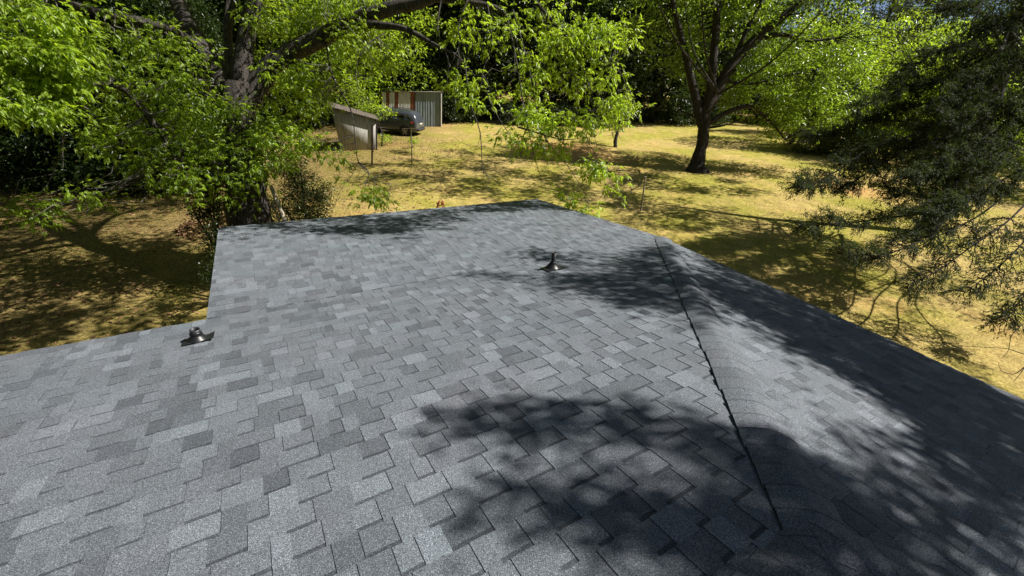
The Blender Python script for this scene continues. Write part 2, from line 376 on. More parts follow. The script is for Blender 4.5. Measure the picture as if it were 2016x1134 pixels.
def roof_pt(c, h): return W(c, h, EZ+TS*(EH-h))
def vent(c, h, pipe_h, pipe_r, lab, flare):
    base = roof_pt(c, h); e0 = thing('vent_pipe', lab, 'roof vent', tuple(base))
    e0.parent = None
    n = nm; Xv = CV; Yv = vm
    def q(x, y, z): return np.array([0, 0, 0.])+Xv*x+Yv*y+n*z
    f = MB(); K = 10                                         # flashing plate, its sides a little lifted
    G = []
    for i in range(K+1):
        for j in range(K+1):
            x = -.13+.28*i/K; y = -.10+.20*j/K
            z = .012+flare*max(0, (x-.05)/.15)**1.6*.055+.035*math.exp(-((x)**2+y**2)/.009)
            G.append(q(x, y, z))
    f.add(G, [(i*(K+1)+j, (i+1)*(K+1)+j, (i+1)*(K+1)+j+1, i*(K+1)+j+1) for i in range(K) for j in range(K)], .5)
    G2 = [g_-n*.004 for g_ in G]; f.add(G2, [(i*(K+1)+j, i*(K+1)+j+1, (i+1)*(K+1)+j+1, (i+1)*(K+1)+j) for i in range(K) for j in range(K)], .5)
    f.build('flashing', MT['flash'], e0, True)
    up = np.array([0, 0, 1.0])
    def ring(r, z): return r, z
    b = MB(); prof = [(.105, .012), (.098, .028), (.080, .040), (.076, .050), (.060, .062), (.056, .074), (pipe_r+.012, .090), (pipe_r+.010, .102), (pipe_r+.002, .108)]
    nn = 28; V = []
    for r_, z in prof:
        for k in range(nn):
            a = 2*math.pi*k/nn; t = z/.108; V.append((Xv*math.cos(a)+Yv*math.sin(a))*r_+n*z*(1-t)+up*z*t)
    b.add(V, [(i*nn+k, i*nn+(k+1) % nn, (i+1)*nn+(k+1) % nn, (i+1)*nn+k) for i in range(len(prof)-1) for k in range(nn)], .5)
    b.build('rubber_boot', MT['rubber'], e0, True)
    t = MB(); zz = [.05, .1, .1+pipe_h, .1+pipe_h, .1+pipe_h-.06]; rr = [pipe_r, pipe_r, pipe_r, pipe_r*.82, pipe_r*.82]
    V = [[math.cos(2*math.pi*k/24)*r_, math.sin(2*math.pi*k/24)*r_, z] for r_, z in zip(rr, zz) for k in range(24)]
    t.add(V, [(i*24+k, i*24+(k+1) % 24, (i+1)*24+(k+1) % 24, (i+1)*24+k) for i in range(4) for k in range(24)], .5)
    t.add(V[-24:], [tuple(range(24))], 0); t.build('pipe', MT['pipe'], e0, False)
    return e0
def px_roof(x, y):
    v = _fw+_R*(x-1008)/F-_U*(y-567)/F; t = ((roof_pt(0, 0)-CAMP)@nm)/(v@nm); P = CAMP+t*v; return P
P = px_roof(1087, 530); vent(P@CV, P@HV, .135, .030, 'black pipe standing tall from its rubber boot near the hip, in tree shade', .25)
P = px_roof(390, 671); v2 = vent(P@CV, P@HV, .045, .046, 'short black vent stub with a wide bent flashing near the roof step at the left', 1.0); v2.scale = (.8, .8, .8)
#@@TREES
# ------------------------------------------------------------------ foliage tools
def unit(v): return v/(np.linalg.norm(v, axis=-1, keepdims=True)+1e-9)
def leaves(mb, P, D, L, Wd, col, fold=.25, nrm=None):
    """P base points, D directions, L lengths, Wd widths: folded pointed leaves"""
    n = len(P); D = unit(D); ref = rng.normal(size=(n, 3))*.45+np.array([0, 0, 1.0]) if nrm is None else nrm
    S = unit(np.cross(D, ref)); Nn = np.cross(S, D)
    L = np.broadcast_to(L, (n,))[:, None]; Wd = np.broadcast_to(Wd, (n,))[:, None]
    tip = P+D*L-Nn*L*.12; mid = P+D*L*.45
    V = np.stack([P, mid-S*Wd*.5+Nn*Wd*fold, tip, mid+S*Wd*.5+Nn*Wd*fold], 1).reshape(-1, 3)
    k = np.arange(n)[:, None]*4
    Fc = np.concatenate([k+np.array([[0, 2, 1]]), k+np.array([[0, 3, 2]])], 1).reshape(-1, 3)
    mb.add_arr(V, Fc, np.repeat(np.broadcast_to(col, (n,)), 2))
def pinnate(mb, P, D, size, col, pairs=3, droop=.55):
    """compound leaves: pairs of drooping leaflets on a stalk and one at the tip"""
    n = len(P); D = unit(D+np.array([0, 0, -droop])); S = unit(np.cross(D, np.array([0, 0, 1.0])+.3*rng.normal(size=(n, 3))))
    for k in range(pairs):
        f = .35+.6*k/pairs
        for sg in (-1, 1):
            b = P+D*(size*f)[:, None]
            d = D*(.55+.15*k)+S*sg*(.8-.12*k)+np.array([0, 0, -.35])+.18*rng.normal(size=(n, 3))
            leaves(mb, b, d, size*rng.uniform(.55, .8, n)*(1.0-.08*k), size*rng.uniform(.22, .32, n), np.clip(col+.12*rng.normal(size=n), 0, 1))
    leaves(mb, P+D*size[:, None]*.95, D+.15*rng.normal(size=(n, 3)), size*.8, size*.26, col)
def ground_lift(pts, spread, n, t0, t1, flat=.35):
    """bough positions high above given spots of lawn, up along the sun direction"""
    out = []
    for p in pts:
        P = ray_ground(p[0], p[1]); k = p[2] if len(p) > 2 else 1.0; m = max(1, int(round(n*k)))
        out.append(P+rng.normal(size=(m, 3))*spread*k**.5*np.array([.8, .8, flat])+SUN*rng.uniform(t0, t1, m)[:, None])
    return np.concatenate(out)
def bez(a, b, sag=0, k=5, wob=.05):
    t = np.linspace(0, 1, k)[:, None]; L = np.linalg.norm(b-a)
    P = a+(b-a)*t; P[:, 2] += (np.sin(math.pi*t[:, 0]))*sag*L; P[1:-1] += rng.normal(size=(k-2, 3))*wob*L; return P
def blob_pts(c, r, n, shell=.0):
    v = unit(rng.normal(size=(n, 3))); q = rng.uniform(shell, 1, n)**(1/3.0); return c+v*q[:, None]*r
def clump_leaves(mb, C, rad_, per, size, col_fn, kind='simple', droop=.3):
    """C: clump centres; leaves spread through each clump"""
    n = len(C); P = np.repeat(C, per, 0); off = rng.normal(size=P.shape)*rad_*.55; off[:, 2] *= .6; P = P+off
    cc = np.repeat(rng.normal(size=n)*.27, per)
    D = unit(off)+rng.normal(size=P.shape)*.6+np.array([0, 0, -droop]); sz = size*rng.uniform(.7, 1.25, len(P))
    col = np.clip(col_fn+cc+rng.normal(size=len(P))*.14, 0, 1)
    if kind == 'pinnate': pinnate(mb, P, D, sz, col)
    else: leaves(mb, P, D, sz, sz*rng.uniform(.38, .55, len(P)), col)

class Tree:
    def __init__(s, name, label, cat, base, bark, leaf, group=None):
        s.t = thing(name, label, cat, tuple(base), group); s.b = np.array(base, float); s.bark = bark; s.leaf = leaf
        s.nodes = []; s.tw = MB(); s.lv = MB()
    def limb(s, P, r, name='limb', n=9, rough=.05, sm=4, node=True):
        Q = smooth_path(P, sm); m = len(Q); rr = np.interp(np.linspace(0, 1, m), np.linspace(0, 1, len(r)), r)
        mb = MB(); mb.tube(Q, rr, n, .5, rough=rough)
        o = mb.build(name, s.bark, s.t, True, tuple(s.b)); o.location = (0, 0, 0)
        if node: s.nodes.append(np.concatenate([Q, rr[:, None]], 1))
        return Q
    def twigs(s, C, r=.012, sag=-.05, n=3, frac=1.0, k=5):
        nd = np.concatenate(s.nodes)
        for c in C:
            if rng.random() > frac: continue
            d = np.linalg.norm(nd[:, :3]-c, axis=1)+np.where(nd[:, 2] > c[2]+1, .4, 0); i = np.argmin(d)
            L = d[i]
            if L < .1: continue
            Q = bez(nd[i, :3], c, sag, k, .06); r0 = min(nd[i, 3]*.5, r*(1+L*.5))
            s.tw.tube(Q, np.linspace(r0, r*.35, k), n, .5, cap=False)
    def done(s, crown='crown', twigmat=None):
        if s.tw.n: o = s.tw.build('twigs', twigmat or s.bark, s.t, True, tuple(s.b)); o.location = (0, 0, 0)
        if s.lv.n: o = s.lv.build(crown, s.leaf, s.t, False, tuple(s.b)); o.location = (0, 0, 0)
        return s.t
def pl(*a):                                  # list of (px, py, depth)
    return np.array([at(*q) for q in a])
def blob(px, py, dep, rx, ry, rd, n):        # clump centres inside an ellipsoid, radii in pixels / metres
    c = at(px, py, dep); k = dep/F; v = unit(rng.normal(size=(n, 3)))*(rng.uniform(0, 1, n)**(1/3.0))[:, None]
    return c+v[:, :1]*rx*k*_R+v[:, 1:2]*ry*k*_U+v[:, 2:]*rd*_fw

# ------------------------------------------------------------------ big pecan at the left behind the roof
B0 = at(487, 440, 10.0); B0[2] = gz(B0[0], B0[1])-.1
T = Tree('pecan_tree', 'massive forked tree with furrowed trunk rising right behind the left corner of the roof', 'tree', B0, MT['bark'], MT['leaf'])
dx = 10.0
fork = at(474, 195, 10.0)
T.limb([B0, B0*.5+at(487, 430, 10)*.5, at(486, 380, 10), at(480, 290, 10), fork+np.array([0, 0, .3])], [.66, .50, .42, .37, .32], 'trunk', 16, .07)
T.limb(pl((478, 260, 10), (440, 165, 10.0), (405, 105, 10.2), (368, 45, 10.5), (335, -30, 11), (290, -130, 11.5), (220, -260, 12)), [.27, .24, .22, .20, .16, .11, .06])
T.limb(pl((476, 230, 10), (476, 150, 9.9), (486, 70, 9.8), (503, -5, 9.6), (530, -120, 9.8), (560, -300, 10.2)), [.26, .21, .19, .17, .13, .08])
T.limb(pl((470, 200, 10), (452, 110, 10), (448, 50, 10), (452, -30, 10), (430, -200, 10.4)), [.16, .11, .09, .08, .04])
T.limb(pl((480, 220, 10), (520, 150, 10.0), (565, 108, 9.9), (625, 78, 9.8), (700, 42, 9.6), (765, 18, 9.4), (845, -2, 9.2), (930, -50, 9.0), (1040, -120, 8.8)), [.27, .25, .22, .20, .18, .15, .12, .08, .04])
T.limb(pl((690, 45, 9.6), (750, 50, 9.3), (800, 58, 9.0), (860, 90, 8.8), (900, 110, 8.8), (935, 150, 8.9)), [.09, .08, .06, .035, .02, .01])
T.limb(pl((845, -2, 9.2), (930, 5, 9.2), (985, 20, 9.3), (1010, 60, 9.4), (1030, 130, 9.4)), [.06, .055, .05, .03, .015])
T.limb(pl((900, -30, 9.0), (1000, -40, 9.2), (1060, 10, 9.4), (1110, 70, 9.6), (1160, 120, 9.7)), [.06, .05, .04, .03, .012])
T.limb(pl((405, 105, 10.2), (340, 60, 9.6), (270, 40, 9.0), (180, 20, 8.4), (80, -10, 7.8), (-40, -40, 7.4)), [.12, .10, .08, .07, .05, .03])
T.limb(pl((476, 330, 10), (400, 320, 9.6), (330, 275, 9.2), (250, 180, 8.8), (190, 165, 8.5), (140, 170, 8.0)), [.14, .10, .07, .06, .05, .03])
# hanging bare-ended twigs over the lawn, each its own drooping path
hang = [[(930, -20, 9.1), (905, 40, 9.0), (903, 100, 9.0), (897, 160, 9.0), (890, 190, 9.0)],
        [(1010, 20, 9.3), (1030, 90, 9.3), (1045, 150, 9.3), (1058, 220, 9.4), (1078, 280, 9.4), (1120, 330, 9.4), (1160, 395, 9.4)],
        [(1000, 40, 9.3), (1015, 110, 9.0), (1030, 200, 9.0), (1050, 300, 9.1), (1062, 340, 9.1)],
        [(915, 120, 8.8), (925, 200, 8.8), (945, 260, 8.8), (950, 330, 8.9), (960, 345, 8.9)],
        [(960, 10, 9.2), (968, 90, 9.1), (950, 150, 9.0), (975, 220, 9.0), (1000, 260, 9.0), (1025, 300, 9.0)],
        [(1060, 10, 9.4), (1090, 80, 9.5), (1130, 150, 9.5), (1190, 200, 9.6), (1215, 260, 9.6)],
        [(1110, 70, 9.6), (1150, 140, 9.6), (1170, 220, 9.7), (1155, 270, 9.7), (1190, 330, 9.7)],
        [(640, 75, 9.8), (655, 150, 9.4), (690, 215, 9.1), (700, 280, 9.1), (706, 320, 9.1), (735, 350, 9.0), (762, 362, 9.0)],
        [(720, 35, 9.5), (760, 60, 9.2), (720, 90, 9.0), (700, 140, 9.0), (712, 190, 9.0)],
        [(1160, 120, 9.7), (1210, 130, 9.8), (1235, 180, 9.8), (1225, 230, 9.8)],
        [(1020, 250, 9.0), (1060, 262, 9.0), (1110, 275, 9.0), (1170, 268, 9.1)],
        [(706, 320, 9.1), (725, 338, 9.1), (722, 356, 9.05), (716, 380, 9.0)],
        [(1078, 280, 9.4), (1060, 255, 9.3), (1010, 245, 9.2), (985, 262, 9.1)],
        [(870, -10, 9.1), (862, 60, 9.0), (885, 130, 8.9), (870, 190, 8.9)]]
for hpth in hang: T.limb(pl(*hpth), [.020, .013, .009, .005], 'hanging_twig', 5, 0, 4)
for _ in range(110):                          # fine bare side twigs that curl
    h_ = hang[rng.integers(len(hang))]; j = rng.integers(1, len(h_)); a = at(*h_[j])+rng.normal(size=3)*.02
    d = np.array([rng.normal()*.3, rng.normal()*.3, -abs(rng.normal())*.3-.05]); b = a+d*1.2
    T.tw.tube(bez(a, b, rng.choice([-.25, .2]), 6, .05), np.linspace(.006, .002, 6), 3, .5, cap=False)
# leaf masses: (px, py, depth, rx, ry, rd, clumps)
SP = [
 (55, 50, 7.2, 115, 65, .8, 36), (110, 125, 7.4, 90, 25, .5, 14), (35, 200, 7.0, 75, 35, .6, 18), (80, 170, 7.2, 60, 25, .5, 8), (60, 110, 7.2, 90, 30, .6, 12),
 (260, 70, 8.8, 100, 45, .9, 13), (330, 110, 9.2, 80, 60, .9, 18), (280, 170, 9.0, 100, 55, .9, 21), (380, 200, 9.4, 70, 60, .7, 24),
 (210, 240, 8.8, 90, 55, .9, 17), (320, 250, 9.2, 90, 55, .8, 20), (400, 280, 9.4, 60, 50, .6, 12), (430, 235, 9.5, 40, 40, .5, 7),
 (280, 310, 9.0, 90, 40, .7, 18), (200, 390, 8.6, 60, 18, .4, 5), (60, 405, 8.4, 50, 25, .4, 7), (100, 430, 8.2, 30, 14, .3, 3),
 (330, 370, 8.9, 50, 35, .4, 9), (390, 350, 9.2, 40, 40, .4, 8), (480, 350, 9.3, 35, 30, .3, 5), (465, 290, 9.3, 35, 30, .3, 5),
 (560, 50, 9.8, 60, 45, .8, 22), (540, 10, 10.2, 60, 50, .8, 14), (620, 20, 9.8, 70, 35, .7, 22), (570, 170, 9.7, 55, 40, .7, 15), (525, 230, 9.6, 35, 35, .5, 8),
 (620, 150, 9.6, 60, 40, .6, 16), (690, 90, 9.4, 50, 45, .5, 13), (700, 20, 9.4, 60, 40, .5, 14), (560, 260, 9.6, 55, 30, .5, 13), (540, 310, 9.4, 50, 22, .3, 9),
 (620, 285, 9.3, 35, 18, .3, 7), (655, 310, 9.2, 22, 10, .2, 3), (770, 90, 9.1, 35, 40, .4, 7), (590, 210, 9.6, 50, 30, .4, 9),
 (470, 215, 9.2, 30, 22, .3, 3), (505, 255, 9.2, 26, 25, .3, 3), (440, 310, 9.2, 35, 25, .3, 4), (495, 335, 9.1, 26, 18, .2, 3), (470, 385, 9.1, 20, 14, .2, 2),
 (940, 40, 9.1, 40, 50, .5, 8), (905, 60, 9.0, 25, 20, .3, 3), (915, 180, 8.9, 30, 40, .3, 6), (900, 170, 8.9, 30, 20, .3, 3),
 (1010, 60, 9.3, 35, 40, .4, 8), (1040, 140, 9.3, 40, 35, .4, 9), (1100, 40, 9.6, 60, 50, .6, 17), (1090, 100, 9.5, 50, 40, .5, 13),
 (1150, 80, 9.6, 60, 40, .5, 16), (1200, 60, 9.7, 50, 30, .5, 11), (1120, 140, 9.6, 45, 25, .4, 9), (1070, 210, 9.4, 40, 30, .4, 6),
 (960, 200, 9.0, 25, 30, .3, 3), (1195, 150, 9.8, 25, 35, .3, 8), (1215, 210, 9.8, 28, 35, .3, 10), (1150, 175, 9.7, 30, 18, .3, 4),
 (1040, 235, 9.1, 35, 14, .3, 6), (1090, 245, 9.1, 40, 14, .3, 9), (1150, 245, 9.4, 45, 14, .3, 9), (1060, 285, 9.3, 40, 14, .2, 6), (1110, 300, 9.4, 25, 15, .2, 4),
 (1030, 275, 9.0, 30, 12, .2, 3), (1160, 320, 9.6, 25, 10, .2, 3), (1195, 345, 9.7, 22, 18, .2, 5), (1150, 330, 9.6, 25, 15, .2, 3), (1125, 385, 9.4, 14, 20, .15, 4), (1150, 405, 9.3, 12, 8, .1, 2),
 (1210, 365, 9.6, 12, 10, .1, 2), (725, 382, 9.0, 22, 9, .12, 4), (745, 390, 9.0, 10, 6, .1, 2), (985, 265, 9.1, 20, 10, .1, 2),
]
CC = []
for a in SP:
    C = blob(*a); CC.append(C)
Call = np.concatenate(CC); dark = np.array([0]*sum(s_[-1] for s_ in SP[:0]))
sz = .105
for a, C in zip(SP, CC):
    near = a[2] < 7.8
    clump_leaves(T.lv, C, .28, (12 if a[0] > 880 else 17) if not near else 19, .145 if near else (.132 if a[0] > 880 else .115), .68 if near or a[0] > 900 else .5, 'pinnate')
T.twigs(Call, .011, -.06, 3)
# the crown above the frame, rising and spreading over the yard at the left
up = []
for c_, r_, n_ in (((-7.5, 11.5, 9.5), (3.4, 3.2, 1.6), 60), ((-9.5, 9.5, 8.8), (2.6, 2.4, 1.3), 40), ((-6.5, 10.5, 10.5), (2.5, 2.4, 1.3), 50), ((-4.5, 12.5, 11.5), (3.2, 2.6, 1.6), 60), ((-5.8, 9.8, 11.2), (2, 1.6, 1.3), 26), ((-1.2, 12.0, 9.3), (2.2, 1.6, 1.0), 30), ((-10.5, 13.5, 8.0), (2.6, 2.4, 1.4), 40), ((1.8, 11.2, 8.4), (1.8, 1.2, .7), 14), ((-8.5, 15.5, 9.5), (3.5, 3.2, 1.4), 60), ((-3.5, 16.5, 10.5), (3.2, 2.8, 1.4), 45), ((-12.5, 17, 9), (3, 3, 1.4), 40), ((-7.8, 8.0, 9.6), (2.4, 1.6, 1), 42), ((-12.5, 9.5, 8.6), (2.4, 2, 1), 60), ((-4.5, 9.0, 10.8), (1.6, 1.6, 1), 26), ((-13, 13, 9.5), (2.5, 2.5, 1), 60)):
    up.append(blob_pts(np.array(c_), np.array(r_), n_))
U_ = np.concatenate(up)
T.limb([at(335, -30, 11), (-8, 12, 9), (-9.5, 13, 9.8)], [.16, .12, .05]); T.limb([at(530, -120, 9.8), (-4.5, 11.8, 10.3), (-3.5, 12.5, 12)], [.18, .12, .05])
SHX = [((500, 452), .5, 6), ((560, 440), .5, 8), ((640, 448), .5, 12), ((700, 455), .45, 12), ((760, 452), .45, 12), ((820, 440), .4, 12), ((860, 428), .4, 9), ((720, 430), .5, 9), ((620, 432), .5, 6), ((930, 415), .45, 7), ((1000, 402), .45, 12), ((1060, 405), .4, 12), ((1110, 412), .3, 6), ((970, 408), .4, 8), ((880, 418), .4, 6)]  # unseen pecan boughs placed to shade these spots of the far roof edge
n_x = np.cross(CV, vx); n_x = n_x*np.sign(n_x[2]); up2 = []
for (x, y), spr, n in SHX:
    v_ = _fw+_R*(x-1008)/F-_U*(y-567)/F; P = CAMP+((W(0, EH, EZ)-CAMP)@n_x)/(v_@n_x)*v_
    up2.append(P+rng.normal(size=(n, 3))*spr*np.array([.7, .5, .3])+SUN*rng.uniform(6.3, 7.6, n)[:, None])
up2 = np.concatenate(up2)
T.limb([at(930, -50, 9.0), (1.6, 9.4, 8.0), (3.4, 9.2, 7.9), (5.2, 9.6, 7.8)], [.07, .05, .03, .01]); T.limb([at(845, -2, 9.2), (0.2, 8.6, 7.9), (2.0, 8.4, 7.8)], [.06, .04, .01])
T.twigs(up2, .008, .02, 3, .5); clump_leaves(T.lv, up2, .20, 30, .12, .6, 'simple')
for e_ in ((-8.5, 15.5, 9.5), (-3.5, 16.5, 10.5), (-12.5, 17, 9), (-12.5, 9.5, 8.6)):
    T.limb([at(335, -30, 11) if e_[0] < -5 else at(530, -120, 9.8), np.array([-6.5, 12, 9.0])*.5+np.array(e_)*.5, e_], [.14, .09, .04])
LP = [(rng.uniform(-40, 430), rng.uniform(285, 660)) for _ in range(150)]
LP = [p for p in LP if not (300 < p[0] < 400 and p[1] > 560) and not (p[1] > 690-.16*p[0]) and not (190 < p[0] < 330 and 505 < p[1] < 590 and rng.random() < .6) and not (200 < p[0] < 380 and 410 < p[1] < 450)]
GL = ground_lift(LP, .6, 3, 9.5, 12.5)  # high boughs out of view, placed so these yard spots fall in shade
def sunlit_for(C, Q, r, keepfrac):
    """thin the high boughs that would stand between the sun and the leaf masses Q"""
    ok = []
    for c in C:
        d = c-Q; al = d@SUN; off = np.linalg.norm(d-al[:, None]*SUN, axis=1); ok.append(not ((al > .5) & (off < r)).any() or rng.random() < keepfrac)
    return C[np.array(ok)]
Qn = Call[rng.random(len(Call)) < .5]
U_ = sunlit_for(U_, Qn, .55, .12); GL = sunlit_for(GL, Qn, .5, .12)
T.twigs(np.concatenate([U_, GL[::2]]), .014, .02, 3, .6)
clump_leaves(T.lv, U_, .42, 26, .16, .55, 'simple'); clump_leaves(T.lv, GL, .38, 46, .19, .55, 'simple')
T.done(twigmat=MT['twig'])

# ------------------------------------------------------------------ maple on the lawn
K0 = ray_ground(1372, 337); K0[2] -= .05; kd = (K0-CAMP)@_fw
T = Tree('shade_tree', 'broad leafy tree with several dark stems, standing alone on the sunny lawn', 'tree', K0, MT['barkd'], MT['leafk'])
def kp(*a): return np.array([at(x, y, kd-.9*((337-y)/337)*(0 if len(q) else 0)+q[0] if q else kd-(337-y)/337*2.0) for x, y, *q in a])
base = [K0+np.array([0, 0, -.1])]
fl = MB()
T.limb(np.vstack([base, kp((1372, 325), (1378, 300), (1384, 275), (1386, 240), (1390, 205))]), [.74, .42, .31, .29, .31, .25], 'trunk', 14, .07)
T.limb(kp((1382, 248), (1374, 215), (1364, 170), (1352, 120), (1338, 60), (1322, -10), (1310, -110)), [.26, .24, .22, .18, .15, .11, .06])
T.limb(kp((1390, 215), (1401, 160), (1406, 100), (1411, 40), (1416, -40), (1420, -150)), [.26, .24, .21, .18, .14, .06])
T.limb(kp((1390, 220), (1416, 170), (1442, 125), (1490, 75), (1545, 30), (1600, -15), (1670, -90)), [.30, .28, .26, .23, .19, .14, .06])
T.limb(kp((1490, 75), (1540, 68), (1590, 80), (1650, 75)), [.14, .11, .08, .04])
T.limb(kp((1440, 128), (1470, 60), (1500, 0), (1530, -80)), [.12, .11, .09, .05])
T.limb(kp((1392, 245), (1430, 222), (1478, 208), (1500, 225), (1530, 255), (1545, 275)), [.15, .13, .11, .09, .06, .03])
T.limb(kp((1390, 252), (1420, 248), (1450, 240)), [.08, .05, .02])
T.limb(kp((1376, 235), (1350, 222), (1330, 215)), [.07, .05, .02])
T.limb(kp((1430, 160), (1480, 165), (1540, 150), (1600, 140)), [.08, .06, .05, .03])
SP = [(1330, 40, 0, 90, 45, 2.5, 42), (1330, 110, 0, 50, 35, 1.5, 18), (1420, 50, 0, 80, 60, 3, 46), (1500, 100, 0, 70, 60, 3, 42), (1570, 60, 0, 80, 60, 3, 50), (1360, 150, 0, 40, 25, 1, 8),
 (1560, 150, 0, 90, 55, 2.6, 62), (1640, 130, 0, 70, 60, 2.6, 52), (1480, 170, 0, 60, 35, 2, 26), (1590, 215, 0, 80, 45, 2.2, 56), (1650, 230, 0, 55, 40, 2, 26), (1450, 195, 0, 40, 18, 1.4, 9), (1500, 205, 0, 50, 25, 1.6, 14),
 (1270, 20, 0, 60, 25, 1.6, 18), (1240, 55, 0, 30, 14, 1, 6), (1420, -30, 0, 170, 50, 3.5, 90), (1580, -40, 0, 130, 50, 3.2, 60), (1450, -120, 0, 150, 50, 3.2, 60), (1540, 255, 0, 30, 16, 1, 8)]
CC = np.concatenate([blob(x, y, kd-.5, rx, ry, rd, n) for x, y, _, rx, ry, rd, n in SP])
CC = np.concatenate([CC]+[blob_pts(np.array(c_), np.array(r_), n_) for c_, r_, n_ in (((6.5, 22.5, 10.2), (4.5, 5.0, 1.5), 95), ((11.5, 19.5, 9.6), (3.5, 3.0, 1.3), 60), ((3.0, 21, 10.8), (2.6, 3.6, 1.2), 34))])
for e_ in ((6.5, 22, 9.8), (11.5, 19.5, 9.3), (3.2, 21, 10.5), (7, 26, 9.6)): T.limb([K0+[0, 0, 4.0], K0*.45+np.array(e_)*.55+[0, 0, 1.0], e_], [.06, .035, .012])
GM = ground_lift([(760, 345), (790, 300, .5), (830, 325), (880, 345), (900, 300, .6), (950, 320), (1000, 335), (1050, 300, .7), (1080, 350), (1130, 315), (1180, 335), (960, 365, .7), (1040, 378), (1130, 375), (1190, 295, .6), (890, 378, .6), (700, 330, .4),
  (1230, 350), (1290, 345), (1330, 372), (1250, 385), (1400, 375), (1455, 362, .6), (1480, 385, .6), (1200, 400), (1270, 412), (1340, 425), (1150, 345), (1268, 348, 1.6), (1280, 368, 1.2)], .85, 7, 11.5, 13.5)  # unseen upper clumps, placed where they shade these spots of lawn
T.twigs(np.concatenate([CC, GM]), .016, .03, 3, .7)
clump_leaves(T.lv, CC, .42, 34, .19, .58, 'simple'); clump_leaves(T.lv, GM, .40, 75, .2, .6, 'simple'); T.done()
print('maple base', K0)

# small tree with the thin trunk
S0 = ray_ground(1212, 290); sd = (S0-CAMP)@_fw
T = Tree('young_tree', 'small slim-trunked tree on the lawn behind the hanging branches, before the dark woods', 'tree', S0-np.array([0, 0, .05]), MT['barkd'], MT['leaf'])
T.limb([S0-np.array([0, 0, .1]), at(1212, 275, sd), at(1217, 255, sd), at(1222, 230, sd), at(1226, 190, sd)], [.14, .12, .10, .07, .03], 'trunk', 9)
C = np.concatenate([blob(1225, 225, sd, 28, 32, 1.0, 20), blob(1205, 250, sd, 20, 12, .8, 6), blob(1232, 195, sd, 18, 18, .7, 8)])
T.twigs(C, .015); clump_leaves(T.lv, C, .35, 30, .14, .7, 'simple'); T.done()
#@@WOODS
# ------------------------------------------------------------------ cedar at the right
Cb = ray_ground(1815, 462); Cb[2] -= .1; cdp = (Cb-CAMP)@_fw
T = Tree('cedar_tree', 'dark feathery cedar leaning on the right with long drooping branches over the lawn', 'tree', Cb, MT['barkc'], MT['cedar'])
T.limb([Cb, at(1845, 420, cdp-.1), at(1885, 355, cdp-.4), at(1935, 250, cdp-1.0), at(1980, 120, cdp-1.6), at(2010, -40, cdp-2.0), at(2030, -260, cdp-2.2)], [.36, .31, .28, .24, .19, .13, .06], 'trunk', 12, .05)
CB = [  # (px, py, depth) branch paths out to their tips
 [(1960, 170, 14), (1900, 150, 12.8), (1820, 165, 12), (1750, 185, 11.4), (1690, 215, 11)],
 [(1950, 200, 14), (1880, 220, 12.8), (1800, 265, 12.2), (1720, 290, 11.6), (1650, 335, 11), (1605, 360, 10.6), (1570, 362, 10.4)],
 [(1950, 220, 14), (1900, 255, 12.6), (1820, 285, 12), (1760, 310, 11.4), (1700, 345, 11), (1660, 378, 10.8)],
 [(1980, 110, 14), (1900, 90, 13), (1850, 100, 12.4), (1800, 130, 12), (1760, 160, 11.7)],
 [(1935, 250, 14), (1900, 330, 12.4), (1850, 385, 11.6), (1790, 380, 11), (1745, 368, 10.7)],
 [(1935, 250, 14), (1890, 350, 12), (1830, 410, 11), (1740, 430, 10.3), (1650, 440, 9.8), (1580, 445, 9.5)],
 [(2100, 250, 12), (2040, 310, 10.5), (1960, 400, 9.8), (1880, 450, 9.4), (1800, 480, 9.1), (1730, 505, 9.0), (1660, 500, 8.9)],
 [(2100, 260, 12), (2050, 360, 10), (1990, 430, 9.4), (1920, 480, 9.1), (1850, 530, 8.9), (1790, 560, 8.8)],
 [(2120, 280, 12), (2080, 380, 10), (2020, 470, 9.3), (1960, 530, 9.0), (1900, 575, 8.8)],
 [(2120, 200, 12.5), (2050, 220, 11), (1980, 240, 10.4), (1900, 300, 10), (1840, 330, 9.8), (1790, 350, 9.6)],
 [(2150, 250, 12), (2060, 330, 10.5), (2000, 340, 10), (1930, 380, 9.7), (1870, 400, 9.5), (1810, 420, 9.4)],
 [(1960, 170, 14), (1990, 260, 12.5), (1960, 330, 11.6), (1900, 400, 11), (1830, 455, 10.5), (1760, 470, 10.2)],
 [(2120, 150, 12.5), (2040, 120, 11), (1960, 130, 10.5), (1900, 170, 10.2), (1850, 220, 10)],
 [(2120, 280, 12), (2100, 400, 10), (2060, 520, 9.2), (2010, 590, 8.9), (1980, 630, 8.8)],
 [(1980, 110, 14), (1940, 30, 13.5), (1900, 10, 13), (1860, 20, 12.6)], [(2010, 0, 14), (2060, 20, 12), (2000, 40, 11.4), (1940, 60, 11)],
 [(1975, 130, 14), (1910, 180, 13.2), (1840, 200, 12.8), (1770, 215, 12.4), (1720, 235, 12.2)], [(1960, 170, 14), (1900, 240, 13.4), (1850, 300, 13), (1790, 320, 12.6)], [(1985, 60, 14), (1950, 150, 12), (1900, 200, 11.4), (1830, 250, 11)], [(1990, 60, 14), (2030, 180, 11.5), (1990, 280, 10.6), (1930, 340, 10.2)],
 [(1990, 60, 14), (2050, 150, 11), (2010, 200, 10.4), (1940, 215, 10.2), (1880, 245, 10)], [(1940, 240, 14), (1900, 310, 13), (1860, 350, 12.4), (1800, 345, 12)], [(1985, 90, 14), (1930, 110, 13), (1870, 140, 12.6), (1800, 180, 12.3)],
 [(1940, 240, 14), (1880, 270, 13.6), (1780, 240, 13.2), (1700, 240, 12.8), (1640, 265, 12.6), (1590, 270, 12.4)],
]
fan = at(2150, 260, 12.2)
